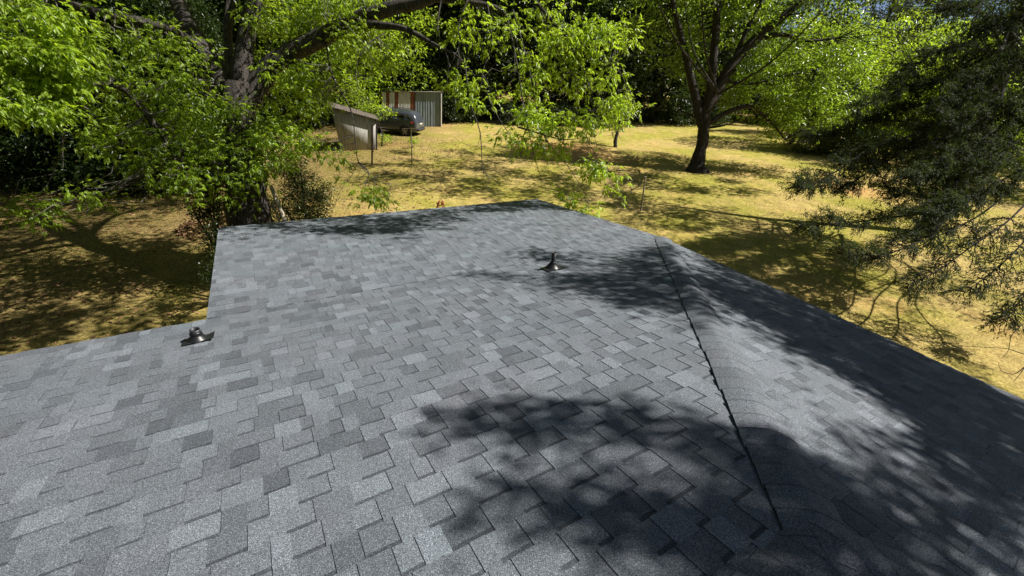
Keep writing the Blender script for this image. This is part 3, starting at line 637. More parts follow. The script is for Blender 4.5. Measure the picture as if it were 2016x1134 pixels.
for bp in CB:
    P = pl(*bp); 
    if bp[0][0] > 2060: P = np.vstack([at(1990, 60-bp[0][1]*.2, cdp-1.8)[None], P])
    Q = T.limb(P, [.045, .034, .028, .018, .008] if bp[0][0] < 2060 else [.03, .022, .02, .018, .012, .006], 'branch', 6, .06, 5)
    n = len(Q); seg = []
    low = bp[-1][1] > 470
    for i in range(int(n*(.5 if bp[0][0] > 2060 and bp[-1][1] > 350 else .18)), n):
        fr = i/n; pos = Q[i]; tdir = unit(Q[min(i+1, n-1)]-Q[max(i-1, 0)])
        for k in range(7):
            side = unit(np.cross(tdir, rng.normal(size=3)+np.array([0, 0, 1.2]))); L = rng.uniform(.3, .85)*(1.15-.75*fr)+.1
            d = unit(tdir*rng.uniform(.5, 1.1)+side*rng.choice([-1, 1])*.8+np.array([0, 0, rng.uniform(-.28, .22)])); b = pos+d*L
            tp = bez(pos, b, .06, 5, .05); T.tw.tube(tp, np.linspace(.011, .003, 5), 3, .5, cap=False)
            dens = .6 if low else 1.15
            m = int(95*L*dens*rng.uniform(.4, 1.5))+3; tt = rng.uniform(.15 if not low else .35, 1.0, m)
            ix = np.minimum((tt*4).astype(int), 3); ft = (tt*4-ix)[:, None]; pp = tp[ix]*(1-ft)+tp[ix+1]*ft+rng.normal(size=(m, 3))*.035
            dd = d*.8+rng.normal(size=(m, 3))*.55+np.array([0, 0, -.15])
            leaves(T.lv, pp, dd, rng.uniform(.05, .11, m), rng.uniform(.012, .024, m), np.clip(.45+rng.normal()*.2+rng.normal(size=m)*.2, 0, 1), .1)
# hidden part of the crown, above and right of the frame, plus clumps placed to shade the lawn
C = np.concatenate([blob_pts(np.array(c_), np.array(r_), n_) for c_, r_, n_ in (((14.5, 14, 9), (2.4, 2.2, 1.6), 30), ((15.0, 13.5, 12), (2, 2, 1.6), 26))]+[ground_lift([(1150, 425), (1220, 440), (1300, 445), (1390, 450), (1470, 455), (1560, 445), (1400, 420, .7), (1350, 480), (1430, 500), (1520, 500), (1580, 530), (1600, 480), (1650, 560, .8), (1700, 520), (1740, 590, .5), (1760, 560), (1850, 590, .6), (1920, 630, .4), (1840, 550), (1925, 735, .2), (1985, 775, .2), (1540, 545, .5), (1360, 415), (1440, 425)], .75, 8, 9.2, 11.0)])
T.twigs(C, .02, .02, 3)
clump_leaves(T.lv, C, .28, 48, .12, .45, 'simple'); T.done()

# ------------------------------------------------------------------ oak beside the house: only its bare curling twigs and its shade reach the photo
Ob = np.array([13.2, -1.0, 0.0]); Ob[2] = gz(Ob[0], Ob[1])
T = Tree('oak_tree', 'bare curling twigs reaching in at the right edge above the sunny grass', 'tree', Ob, MT['barkd'], MT['leafm'])
T.limb([Ob, Ob+[-.2, .3, 3], Ob+[-.6, 1.0, 6], Ob+[-1.4, 2.2, 8.6], Ob+[-2.2, 3.2, 11]], [.45, .36, .3, .2, .08], 'trunk', 12, .05)
T.limb([Ob+[-.4, .8, 5], Ob+[-2, 3, 8], Ob+[-4, 5, 9.6], Ob+[-5.2, 6.2, 10.2]], [.14, .10, .06, .02])
T.limb([Ob+[-.6, 1, 6], Ob+[-3, 1.8, 8.4], Ob+[-5.2, 2.6, 9.8], Ob+[-6, 3.0, 10.2]], [.14, .09, .05, .02])
T.limb([Ob+[-.3, .5, 4], Ob+[-1.5, 3.5, 6.5], Ob+[-2.6, 6, 8.6], Ob+[-3.2, 7, 9.4]], [.14, .09, .05, .02])
for p_ in ([(2120, 520, 6.8), (2050, 610, 6.4), (2012, 640, 6.3), (1992, 660, 6.25), (1985, 690, 6.2), (1972, 706, 6.2)], [(2120, 560, 6.6), (2050, 690, 6.3), (1980, 686, 6.2), (1930, 683, 6.2), (1880, 681, 6.15)], [(2100, 640, 6.5), (2040, 700, 6.3), (2000, 735, 6.25), (1972, 730, 6.2), (1965, 712, 6.2)], [(2110, 560, 6.6), (2030, 612, 6.3), (1990, 618, 6.2), (1965, 630, 6.2)], [(2060, 660, 6.35), (2020, 720, 6.3), (1995, 752, 6.25)]):
    T.limb(pl(*p_), [.012, .007, .004, .002], 'twig', 4, 0, 4, False)
def roofplane_pt(x, y, plane):
    v = _fw+_R*(x-1008)/F-_U*(y-567)/F
    if plane == 'm': n_, o_ = nm, W(0, RH, RZ)
    elif plane == 'x': n_ = np.cross(CV, vx); n_ = n_*np.sign(n_[2]); o_ = W(0, EH, EZ)
    else: n_, o_ = nr, W(AC, RH, RZ)
    return CAMP+((o_-CAMP)@n_)/(v@n_)*v
# the leafy boughs that shade the roof: (roof point they shade, spread in metres, clumps)
OR = .20
SH = [((1290, 500), 'm', .5, 12), ((1200, 515), 'm', .4, 11), ((1080, 508), 'm', .25, 5), ((1260, 545), 'm', .5, 18), ((1180, 560), 'm', .4, 13), ((1100, 552), 'm', .3, 6), ((1030, 500), 'm', .12, 2), ((960, 545), 'm', .10, 2), ((905, 547), 'm', .06, 1), ((1320, 575), 'm', .35, 13), ((1230, 585), 'm', .22, 6),
 ((1400, 560), 'r', .45, 22), ((1480, 605), 'r', .4, 24), ((1560, 650), 'r', .4, 24), ((1640, 700), 'r', .4, 24), ((1740, 760), 'r', .4, 24), ((1820, 820), 'r', .4, 22), ((1900, 870), 'r', .4, 22), ((1990, 930), 'r', .35, 20), ((1420, 520), 'r', .4, 10), ((1560, 600), 'r', .4, 15), ((1640, 640), 'r', .4, 15), ((1720, 700), 'r', .4, 16), ((1800, 745), 'r', .4, 16), ((1880, 790), 'r', .4, 16), ((1960, 850), 'r', .4, 16), ((1380, 610), 'r', .2, 5)]
def finger(pln, sp, per, *P):                    # a spray of leaves along a thin bough: a streak of shade
    for (x0, y0), (x1, y1) in zip(P[:-1], P[1:]):
        m = max(2, int(math.hypot(x1-x0, y1-y0)/26))
        for k in range(m): SH.append(((x0+(x1-x0)*k/m, y0+(y1-y0)*k/m), pln, sp, per))
finger('m', .045, 2, (870, 833), (1000, 826), (1180, 812)); finger('m', .045, 2, (1080, 812), (1200, 822), (1330, 850), (1450, 885), (1530, 890)); finger('m', .04, 1, (960, 850), (1080, 852), (1200, 855)); finger('m', .04, 1, (1390, 930), (1450, 940), (1540, 960))
finger('m', .05, 2, (1000, 985), (1060, 965)); finger('m', .05, 2, (1010, 990), (1100, 1000), (1180, 1000), (1290, 1000), (1400, 1000)); finger('m', .05, 1, (1150, 1035), (1260, 1030), (1380, 1040), (1500, 1060)); 
finger('m', .05, 2, (1290, 1100), (1400, 1085), (1540, 1100)); finger('m', .05, 2, (1400, 1125), (1560, 1130))
finger('r', .07, 3, (1500, 870), (1570, 905), (1650, 960), (1730, 1030), (1800, 1110)); finger('r', .07, 3, (1540, 930), (1620, 990), (1690, 1060), (1750, 1134)); finger('r', .07, 3, (1590, 1000), (1640, 1060), (1690, 1134)); finger('r', .06, 2, (1740, 960), (1830, 1020), (1910, 1090), (1960, 1134))
finger('r', .06, 2, (1690, 900), (1800, 960), (1900, 1020), (2016, 1110)); finger('r', .08, 3, (1780, 880), (1900, 960), (2016, 1040)); finger('r', .06, 2, (1640, 840), (1700, 880)); finger('r', .07, 3, (1860, 900), (1950, 960), (2030, 1000))
for o_ in (-3, 10, 26, 46): finger('r', .12, 3, (1400, 514+o_), (1500, 562+o_), (1637, 622+o_), (1774, 690+o_), (1900, 752+o_), (2020, 812+o_))
CC = []
for (x, y), pln, spr, n in SH:
    P = roofplane_pt(x, y, pln); d = unit(np.array([1.0, .3, 0])); k = rng.normal(size=(n, 3))*spr*np.array([.62, .62, .25])
    CC.append(P+k+SUN*rng.uniform(7.6, 9.4, n)[:, None])
OR = .16
NE = np.concatenate([np.full(len(c_), q_[2] < .10) for c_, q_ in zip(CC, SH)]); CC = np.concatenate(CC); T.twigs(CC, .009, 0, 3, .35)
clump_leaves(T.lv, CC[~NE], .20, 34, .11, .55, 'simple'); clump_leaves(T.lv, CC[NE], .17, 11, .10, .55, 'simple'); T.done()

# ------------------------------------------------------------------ woods
def proto(kind, seed):
    global rng
    keep = rng; rng = np.random.default_rng(seed); z = np.zeros(3)
    if kind == 'tall':
        T = Tree('woodland_tree', None, None, z, MT['barkd'], MT['leafm'])
        T.limb([z+[0, 0, -.4], z+[.1, 0, 3], z+[-.1, .2, 7], z+[.2, 0, 11], z+[0, 0, 14]], [.32, .26, .2, .12, .04], 'trunk', 8)
        for k in range(9):
            h_ = rng.uniform(3, 11); a = rng.uniform(0, 6.28); L = rng.uniform(2, 4); T.limb([z+[0, 0, h_], z+[math.cos(a)*L*.5, math.sin(a)*L*.5, h_+.9], z+[math.cos(a)*L, math.sin(a)*L, h_+1.6]], [.10, .06, .02], 'limb', 5, 0, 3)
        C = np.concatenate([blob_pts(np.array([0, 0, 9.5]), np.array([3.9, 3.9, 5.2]), 210, .35), blob_pts(np.array([0, 0, 4.5]), np.array([3.3, 3.3, 2.6]), 60, .4)])
        T.twigs(C, .02, 0, 3, .4); clump_leaves(T.lv, C, .75, 52, .26, .5)
    elif kind == 'dark':
        T = Tree('evergreen_tree', None, None, z, MT['barkd'], MT['leafd'])
        T.limb([z+[0, 0, -.4], z+[0, .1, 4], z+[.1, 0, 9], z+[0, 0, 13]], [.28, .22, .14, .04], 'trunk', 8)
        C = blob_pts(np.array([0, 0, 6.8]), np.array([3.4, 3.4, 6.8]), 330, .45)
        T.twigs(C, .02, 0, 3, .25); clump_leaves(T.lv, C, .7, 58, .24, .4)
    elif kind == 'bright':
        T = Tree('understory_tree', None, None, z, MT['barkd'], MT['leaf'])
        T.limb([z+[0, 0, -.3], z+[.2, 0, 2], z+[-.1, .2, 4], z+[.2, 0, 6.5]], [.16, .12, .08, .03], 'trunk', 7)
        C = blob_pts(np.array([0, 0, 4.4]), np.array([3.0, 3.0, 3.6]), 150, .25)
        T.twigs(C, .016, 0, 3, .6); clump_leaves(T.lv, C, .55, 46, .20, .5)
    elif kind == 'bush':
        T = Tree('woodland_bush', None, None, z, MT['barkd'], MT['leafd'])
        for k in range(5):
            a = k*1.3; T.limb([z+[0, 0, -.2], z+[math.cos(a)*.5, math.sin(a)*.5, .9], z+[math.cos(a)*1.0, math.sin(a)*1.0, 1.7]], [.05, .035, .01], 'stem', 5, 0, 3)
        C = blob_pts(np.array([0, 0, 1.1]), np.array([1.9, 1.9, 1.4]), 90, .2)
        clump_leaves(T.lv, C, .45, 46, .16, .55)
    elif kind == 'pine':
        T = Tree('pine_tree', None, None, z, MT['barkd'], MT['needle'])
        T.limb([z+[0, 0, -.4], z+[0, .1, 6], z+[.1, 0, 12], z+[0, 0, 17]], [.24, .2, .13, .04], 'trunk', 8)
        cs_ = []
        for k in range(34):
            h_ = 5+12*k/34; a = rng.uniform(0, 6.28); L = (3.0*(1-(h_-5)/14)+.6)*rng.uniform(.6, 1.1); e_ = z+[math.cos(a)*L, math.sin(a)*L, h_+.5*L*.4]
            T.limb([z+[0, 0, h_], e_*.5+(z+[0, 0, h_])*.5, e_], [.05, .03, .01], 'limb', 4, 0, 3); cs_ += [e_, e_*.75+np.array([0, 0, h_])*.25, e_*.5+np.array([0, 0, h_])*.5]
        clump_leaves(T.lv, np.array(cs_), .5, 60, .20, .6)
    T.done(); rng = keep; return T.t
LB = dict(tall=('tall green woodland tree standing in the wood behind the lawn', 'tree', 'woodland trees behind the lawn'),
          dark=('dense dark evergreen tree in the shadowy wood edge behind the lawn', 'tree', 'dark evergreens along the wood edge'),
          bright=('low bright green tree at the edge of the wood', 'tree', 'bright understory trees'),
          bush=('low dark bush at the foot of the wood edge', 'bush', 'bushes along the wood edge'),
          pine=('thin tall pine against the sky behind the right of the lawn', 'tree', 'pines behind the right of the lawn'))
PR = {k: [proto(k, 100+i*7+len(k)) for i in range(2 if k in ('tall', 'dark', 'bright', 'bush') else 1)] for k in LB}
used = set()
def plant(kind, x, y, s=1.0, sz_=None):
    p = PR[kind][rng.integers(len(PR[kind]))]; lab, cat, grp = LB[kind]
    if p.name in used:
        o = p.copy(); COL.objects.link(o)
        for ch in p.children: c = ch.copy(); COL.objects.link(c); c.parent = o
    else: o = p; used.add(p.name)
    o.location = (x, y, float(gz(x, y))-.05); o.scale = (s, s, sz_ or s*rng.uniform(.9, 1.1)); o.rotation_euler = (0, 0, rng.uniform(0, 6.28))
    tag(o, lab, cat, grp); return o
edge = [(-36, 14), (-31, 19), (-27, 23.5), (-22.5, 28), (-18, 33.5), (-14, 40), (-8.5, 42), (-3.5, 42.5), (1.5, 42.5), (6.5, 43.5), (12, 46), (17.5, 49), (23, 51.5), (29, 52.5), (34, 47), (35, 41), (36, 35), (38, 29)]
for i_, (x, y) in enumerate(edge):
    plant('dark', x+rng.normal()*.6, y+rng.normal()*.6, rng.uniform(.95, 1.2) if i_ < 12 else rng.uniform(.62, .75))
    a = np.array([x, y])/math.hypot(x, y)
    lowsky = i_ >= 12
    plant('tall' if rng.random() < .6 else 'dark', x+a[0]*6+rng.normal(), y+a[1]*6+rng.normal(), rng.uniform(1.15, 1.4) if not lowsky else rng.uniform(.6, .72))
    plant('tall', x+a[0]*12+rng.normal()*1.5, y+a[1]*12+rng.normal()*1.5, rng.uniform(1.3, 1.6) if not lowsky else .8)
    nx_ = edge[min(i_+1, len(edge)-1)]; mx, my = (x+nx_[0])/2, (y+nx_[1])/2
    plant('tall' if i_ % 3 else 'dark', mx+a[0]*3, my+a[1]*3, rng.uniform(1.0, 1.2) if not lowsky else .62)
    for k in range(2):
        t = rng.random(); plant('bush', x+(nx_[0]-x)*t-a[0]*2.3+rng.normal()*.4, y+(nx_[1]-y)*t-a[1]*2.3+rng.normal()*.4, rng.uniform(.7, 1.25))
for x, y, s_ in ((-15.5, 31.5, 1.1), (-13.2, 33.5, 1.25), (-17, 36, 1.3), (-11.5, 38, 1.3)): plant('bright', x, y, s_)
for x, y, s_ in ((21, 36, 1.15), (25.5, 34, 1.1), (29, 30, 1.0), (24, 30, .8), (28, 24, 1.0), (27, 42, 1.1)): plant('bright', x, y, s_)
for x, y, s_ in ((26, 27.5, 1.2), (22.5, 31, 1.0), (30, 22, 1.2), (-26, 18, 1.3), (-22, 21.5, 1.2), (-29, 14, 1.2)): plant('bush', x, y, s_)
for x, y, s_ in ((30, 44, .85), (34, 50, .9), (40, 52, .95), (25, 58, 1.05), (37, 40, .8)): plant('pine', x, y, s_)
far = MB(); a_ = rng.uniform(-1.25, 1.15, 1500); r_ = rng.uniform(72, 86, 1500); C = np.stack([np.sin(a_)*r_, np.cos(a_)*r_, rng.uniform(0, 1, 1500)*np.where(a_ > .55, 7, 17)+1.5], 1)
clump_leaves(far, C, 2.0, 22, 1.0, .45)
tag(far.build('distant_wood', MT['leafd']), 'dark mass of distant trees closing the view behind the wood', 'woods', kind='stuff')

# ------------------------------------------------------------------ shrubs near the big trunk
def shrub(name, label, mat, blobs, base, leaf, per=40, cr=.22, kind='simple', colr=.5, nst=7):
    b = np.array(base); b[2] = gz(b[0], b[1]); T = Tree(name, label, 'shrub', b, MT['barkd'], mat)
    C = np.concatenate([blob(*q) for q in blobs]); C = C[C[:, 2] > b[2]+.05]
    for k in range(nst):
        e_ = C[rng.integers(len(C))]; T.limb([b+[rng.normal()*.1, rng.normal()*.1, -.1], b*.5+e_*.5+[0, 0, .15], e_], [.03, .022, .008], 'stem', 5, 0, 4)
    T.twigs(C, .008, 0, 3, .7); clump_leaves(T.lv, C, cr, per, leaf, colr, kind, .1); T.done()
shrub('holly_shrub', 'dark glossy-leaved shrub growing right of the big forked trunk', MT['holly'], [(600, 390, 10.8, 48, 55, .7, 110), (570, 330, 10.8, 30, 40, .5, 30), (620, 430, 10.6, 35, 25, .5, 30), (555, 420, 10.8, 30, 40, .4, 30)], at(600, 450, 10.9), .055, 60, .16)
shrub('leafy_shrub', 'dark shrub with small leaves left of the big forked trunk', MT['holly'], [(415, 400, 10.6, 32, 55, .5, 44), (395, 345, 10.8, 28, 25, .4, 16)], at(410, 440, 10.8), .07, 60, .19)
shrub('dark_shrub', 'low dark shrub pressed against the left roof edge under the big tree', MT['holly'], [(425, 490, 9.0, 14, 34, .3, 18), (412, 540, 8.6, 9, 26, .25, 10), (435, 450, 9.4, 18, 25, .3, 10)], at(420, 520, 9.3), .06, 40, .16)
for q, lab in (((760, 283), 'tiny leafy sapling left of the thin pole on the lawn'), ((813, 292), 'leafy sprout growing round the thin pole on the lawn')):
    p = ray_ground(*q); d_ = (p-CAMP)@_fw; k = MB(); tt = MB()
    for j in range(4): e_ = p+[rng.normal()*.12, rng.normal()*.12, .45]; tt.tube(bez(p, e_, 0, 4, .05), [.008, .007, .005, .003], 3); clump_leaves(k, blob_pts(e_, np.array([.22, .2, .16]), 3), .16, 12, .12, .6)
    o = thing('sapling', lab, 'plant', tuple(p)); s1 = tt.build('stem', MT['barkd'], o, True, tuple(p)); s1.location = (0, 0, 0); s2 = k.build('leaves', MT['leaf'], o, False, tuple(p)); s2.location = (0, 0, 0)
p = ray_ground(752, 288); d_ = (p-CAMP)@_fw
T = Tree('young_tree', 'small bright leafy tree between the leaning shed and the car', 'tree', p, MT['barkd'], MT['leaf'])
T.limb([p-[0, 0, .1], at(752, 262, d_), at(745, 240, d_), at(735, 200, d_)], [.06, .05, .035, .015], 'trunk', 7)
C = np.concatenate([blob(715, 205, d_, 30, 20, .7, 12), blob(750, 220, d_, 26, 14, .6, 11), blob(690, 180, d_, 26, 22, .7, 9), blob(755, 272, d_, 14, 8, .4, 4)])
T.twigs(C, .012); clump_leaves(T.lv, C, .3, 34, .14, .72, 'simple'); T.done()
for i_, (x, y, s_) in enumerate(((-24, 4, 1.3), (-27, -6, 1.5), (-20, -14, 1.4), (-10, -19, 1.5), (0, -20, 1.4), (10, -18, 1.5), (19, -13, 1.4), (31, -8, 1.3), (-31, 6, 1.6), (36, 5, 1.3), (-15, -17, 1.5), (5, -22, 1.6), (-24, -10, 1.5), (15, -18, 1.5))): plant('tall' if i_ % 2 else 'dark', x, y, s_)  # unseen trees added round the yard to block sky light and deepen shade
for q_, k_, s_ in (((150, 345), 'dark', .55), ((235, 350), 'dark', .5), ((320, 352), 'dark', .52), ((400, 340), 'dark', .6), ((60, 330), 'dark', .6), ((-30, 345), 'dark', .6), ((190, 362), 'bush', 1.1), ((290, 366), 'bush', 1.2), ((370, 362), 'bush', 1.1), ((110, 356), 'bush', 1.1), ((440, 350), 'bush', 1.2), ((1612, 300), 'dark', .40), ((1650, 303), 'bush', 1.1), ((1580, 303), 'bush', .7)):
    p = ray_ground(*q_); plant(k_, p[0], p[1], s_)
#@@OBJECTS
# ------------------------------------------------------------------ labels for the woodland: where each one stands
ORD = 'first second third fourth fifth sixth seventh eighth ninth tenth eleventh twelfth thirteenth fourteenth fifteenth sixteenth seventeenth eighteenth nineteenth twentieth'.split()
def ordw(i):
    if i < 20: return ORD[i]
    t, u = divmod(i+1, 10); T_ = {2: 'twent', 3: 'thirt', 4: 'fort', 5: 'fift', 6: 'sixt', 7: 'sevent'}[t]
    return T_+'ieth' if u == 0 else T_+'y-'+ORD[u-1]
def where(o):
    P = np.array(o.location)-CAMP
    if P[1] < 12 and abs(P[0]) < 33 and (P[1] < 0 or P@_fw < 6 or abs((P@_R)/(P@_fw)*F) > 1100): return 'added outside the view round the yard to block skylight'
    x = 1008+F*(P@_R)/(P@_fw)
    for lim, t in ((430, 'behind the big forked trunk'), (640, 'just left of the sheds'), (900, 'behind the sheds and the car'), (1200, 'behind the hanging branches'), (1500, 'behind the lone lawn tree'), (1750, 'right of the lone lawn tree')):
        if x < lim: return t
    return 'behind the drooping cedar'
WORD = dict(woodland_tree='tall green tree', evergreen_tree='dark evergreen', understory_tree='low bright green tree', woodland_bush='low dark bush', pine_tree='thin pine')
for nm_, wd_ in WORD.items():
    L_ = [o for o in bpy.data.objects if o.parent is None and o.name.split('.')[0] == nm_]
    L_.sort(key=lambda o: math.atan2(o.location.x, o.location.y))
    for i_, o in enumerate(L_): o['label'] = f'{wd_} {where(o)}, {ordw(i_)} from the left'

# ------------------------------------------------------------------ sheds
def slab(mb, p, d, th, col=.5):
    """p: four corners of a sheet, d: direction of its thickness"""
    p = [np.array(q, float) for q in p]; d = unit(np.array(d, float))*th; v = p+[q+d for q in p]
    mb.add(v, [(0, 1, 2, 3), (7, 6, 5, 4), (0, 4, 5, 1), (1, 5, 6, 2), (2, 6, 7, 3), (3, 7, 4, 0)], col)
def vplane(px, py, O, n):
    v = _fw+_R*(px-1008)/F-_U*(py-567)/F; t = ((O-CAMP)@n)/(v@n); return CAMP+t*v
def sheet_mat(name, c0, c1, c2, scale=3.0, rough=.6):
    m, nt, b = newmat(name); g = N(nt, 'ShaderNodeNewGeometry'); mp = N(nt, 'ShaderNodeMapping'); mp.inputs['Scale'].default_value = (5, 5, .5); nt.links.new(g.outputs['Position'], mp.inputs[0])
    n = noise(nt, mp.outputs[0], scale, 5, .65); r = ramp(nt, n.outputs[0], [(.32, c0), (.5, c1), (.68, c2)]); nt.links.new(r.outputs[0], b.inputs['Base Color']); b.inputs['Roughness'].default_value = rough
    return m
mw = sheet_mat('weathered_planks', (.20, .19, .175), (.34, .325, .30), (.46, .445, .41)); mr_ = sheet_mat('rusty_sheet', (.03, .012, .008), (.17, .045, .02), (.26, .09, .04))
mg = sheet_mat('galvanised_sheet', (.26, .26, .26), (.52, .52, .52), (.66, .65, .63)); mbl = sheet_mat('painted_sheet', (.09, .12, .14), (.15, .19, .215), (.21, .25, .28))
mroof = sheet_mat('old_roof_sheet', (.035, .022, .018), (.11, .085, .075), (.19, .16, .145))
mdk = plain('shed_interior', (.02, .017, .014), .95)
SL = ray_ground(672, 298); SR = ray_ground(740, 296); dW = SR-SL; dW[2] = 0; dW = unit(dW); nW = np.array([dW[1], -dW[0], 0]); bk = -nW
TL, TR = vplane(652, 212, SL, nW), vplane(741, 236, SL, nW); SR = vplane(739, 297, SL, nW)
leanto = thing('leaning_shed', 'small grey plank shed with a slanting rusty roof, leaning to the left', 'shed', tuple(SL))
def sb(mb, name, mat, root, smooth=False):
    o = mb.build(name, mat, root, smooth, tuple(root.location)); o.location = (0, 0, 0); return o
mb = MB(); K = 1
for k in range(K):
    a, b_ = 0, 1; j = 0
    slab(mb, [SL+(SR-SL)*a+[0, 0, -.05], SL+(SR-SL)*b_+[0, 0, -.05], TL+(TR-TL)*b_+[0, 0, j], TL+(TR-TL)*a+[0, 0, j]], bk, .025, .5)
sb(mb, 'front_wall', mw, leanto)
dp = 2.3*bk
mb = MB(); slab(mb, [SL+bk*.03, SL+dp, TL+dp, TL+bk*.03], dW, .02); slab(mb, [SL+dp, SR+dp, TR+dp, TL+dp], bk, .02); sb(mb, 'side_wall', mw, leanto)
mb = MB(); ov = .14
a0 = TL-dW*.14+nW*ov+[0, 0, .10]; a1 = TR+dW*.12+nW*ov+[0, 0, .03]
sl_ = (TR-TL); nseg = 34; rows = []
for k in range(nseg+1):
    t = k/nseg; p = a0*(1-t)+a1*t; zz = .018*math.sin(k*math.pi)
    rows.append([p, p+bk*(2.3+2*ov)])
V = np.array([q for r_ in rows for q in r_]); V[:, 2] += np.repeat(.012*np.cos(np.arange(nseg+1)*math.pi/1.0), 2)
mb.add(V, [(2*k, 2*k+2, 2*k+3, 2*k+1) for k in range(nseg)], .5); mb.add(V-np.array([0, 0, .03]), [(2*k, 2*k+1, 2*k+3, 2*k+2) for k in range(nseg)], .5)
mb.add(np.concatenate([V[0::2], V[0::2]-[0, 0, .03]]), [(k, nseg+1+k, nseg+2+k, k+1) for k in range(nseg)], .5)
sb(mb, 'roof', mroof, leanto)
mb = MB(); p = vplane(741, 297, SL+nW*.1, nW); mb.tube([p-[0, 0, .2], vplane(741, 236, SL+nW*.1, nW)], [.05, .045], 6); sb(mb, 'corner_post', MT['barkd'], leanto)

ML = ray_ground(752, 248); MR = ray_ground(868, 248); dM = MR-ML; dM[2] = 0; dM = unit(dM); nM = np.array([dM[1], -dM[0], 0]); kM = -nM
top = lambda x: vplane(x, 181+(x-752)*.004, ML, nM); bot = lambda x: vplane(x, 249, ML, nM)
metal = thing('metal_shed', 'low sheet-metal shed with rust-red and blue-grey panels at the wood edge behind the car', 'shed', tuple(ML))
def corr(x0, x1, mat, name='wall_sheet', out=0., ytop=None, nc=3):
    a, b_ = bot(x0), bot(x1); c_, d_ = (top(x1), top(x0)) if ytop is None else (vplane(x1, ytop, ML, nM), vplane(x0, ytop, ML, nM)); mb = MB(); n_ = nc*4; V = []
    for k in range(n_+1):
        t = k/n_; o_ = nM*(out+.012*math.cos(k*math.pi/2)); V += [a*(1-t)+b_*t+o_+[0, 0, -.1], d_*(1-t)+c_*t+o_]
    mb.add(V, [(2*k, 2*k+2, 2*k+3, 2*k+1) for k in range(n_)], .5); V2 = [v_+kM*.02 for v_ in V]; mb.add(V2, [(2*k, 2*k+1, 2*k+3, 2*k+2) for k in range(n_)], .5)
    return sb(mb, name, mat, metal)
for x0, x1, m_ in ((752, 760, mg), (760, 767, mr_), (767, 777, mg), (777, 784.5, mr_), (784.5, 792.5, mg), (792.8, 800, mg), (800.3, 808, mg), (808.2, 817, mr_)): corr(x0, x1, m_)
for x0, x1 in ((818, 833), (833.6, 848), (848.5, 866)):
    o = corr(x0, x1, mbl, 'door_panel', .03)
mb = MB(); a, b_ = top(750), top(871)
slab(mb, [a+nM*.16+[0, 0, .0], b_+nM*.16+[0, 0, .0], b_+kM*4+[0, 0, -.35], a+kM*4+[0, 0, -.35]], [0, 0, 1], .06); sb(mb, 'roof', mroof, metal)
mb = MB(); a, b_, c_, d_ = bot(868), bot(752), top(752), top(868)
slab(mb, [a, a+kM*4, d_+kM*4+[0, 0, -.4], d_], dM, .03); slab(mb, [b_, b_+kM*4, c_+kM*4+[0, 0, -.4], c_], -dM, .03); slab(mb, [a+kM*4, b_+kM*4, c_+kM*4+[0, 0, -.4], d_+kM*4+[0, 0, -.4]], kM, .03); sb(mb, 'side_wall', mr_, metal)
mb = MB(); mb.tube([bot(868)+nM*.08-[0, 0, .1], top(868)+nM*.08], .06, 6); sb(mb, 'corner_post', mg, metal)

# ------------------------------------------------------------------ car
def carpaint(name, col, rough=.28):
    m, nt, b = newmat(name); g = N(nt, 'ShaderNodeNewGeometry'); n = noise(nt, g.outputs['Position'], 9, 3); r = ramp(nt, n.outputs[0], [(.3, tuple(c*.85 for c in col)), (.7, tuple(c*1.15 for c in col))])
    nt.links.new(r.outputs[0], b.inputs['Base Color']); b.inputs['Roughness'].default_value = rough; b.inputs['Coat Weight'].default_value = .6; b.inputs['Coat Roughness'].default_value = .08; return m
mp_ = carpaint('dark_grey_paint', (.05, .058, .072)); mclad = plain('black_cladding', (.02, .02, .022), .6); mglass = carpaint('tinted_glass', (.012, .014, .018), .08)
mtyre = plain('tyre_rubber', (.012, .012, .012), .85); mrim = plain('alloy_rim', (.45, .45, .46), .3, .8); mred = plain('tail_lens', (.22, .01, .01), .25)
cb = ray_ground(805, 264); ang = math.atan2(.10, -1.0)
car = thing('parked_car', 'dark grey compact sport utility car parked between the two sheds', 'car', (cb[0], cb[1]+.15, cb[2]), rz=ang)
car.location.z = float(gz(cb[0]-1.3, cb[1]))-.0
# local: x forward from the rear wheel, y positive = the side facing the photographer
W2 = .88
ST = [(-.86, .50, .74, .80, .62, .96), (-.82, .36, .80, .92, .68, 1.10), (-.74, .30, .87, 1.03, .68, 1.38), (-.56, .26, .89, 1.05, .68, 1.60), (-.15, .24, .89, 1.03, .68, 1.68), (.5, .24, .89, 1.01, .68, 1.71), (1.1, .24, .89, .99, .68, 1.70), (1.55, .24, .89, .98, .66, 1.62), (2.0, .24, .88, .96, .64, 1.36), (2.35, .24, .88, .98, .66, 1.10), (2.7, .24, .87, .96, .66, 1.02), (3.0, .26, .84, .90, .62, .95), (3.2, .32, .76, .80, .56, .84), (3.3, .45, .60, .62, .45, .66)]
V = []; ns = 15
for x, zb, w_, zbelt, wr, zt in ST:
    half = [(0, zb), (w_*.90, zb), (w_*.98, zb+.12), (w_, (zb+zbelt)/2), (w_*.975, zbelt-.06), (w_*.945, zbelt), (wr+(w_-wr)*.35, zbelt+(zt-zbelt)*.62), (wr*.86, zt-.02)]
    ring_ = half+[(0, zt)]+[(-a_, b_) for a_, b_ in half[::-1][:-1]]
    V += [[x, a_, b_] for a_, b_ in ring_]
nr_ = len(ring_); cbm = MB()
cbm.add(V, [(i*nr_+k, i*nr_+(k+1) % nr_, (i+1)*nr_+(k+1) % nr_, (i+1)*nr_+k) for i in range(len(ST)-1) for k in range(nr_)]+[tuple(range(nr_))[::-1], tuple((len(ST)-1)*nr_+k for k in range(nr_))], .5)
body = cbm.build('body', mp_, car, True)
bm_ = body.modifiers.new('sub', 'SUBSURF'); bm_.levels = 1; bm_.render_levels = 2
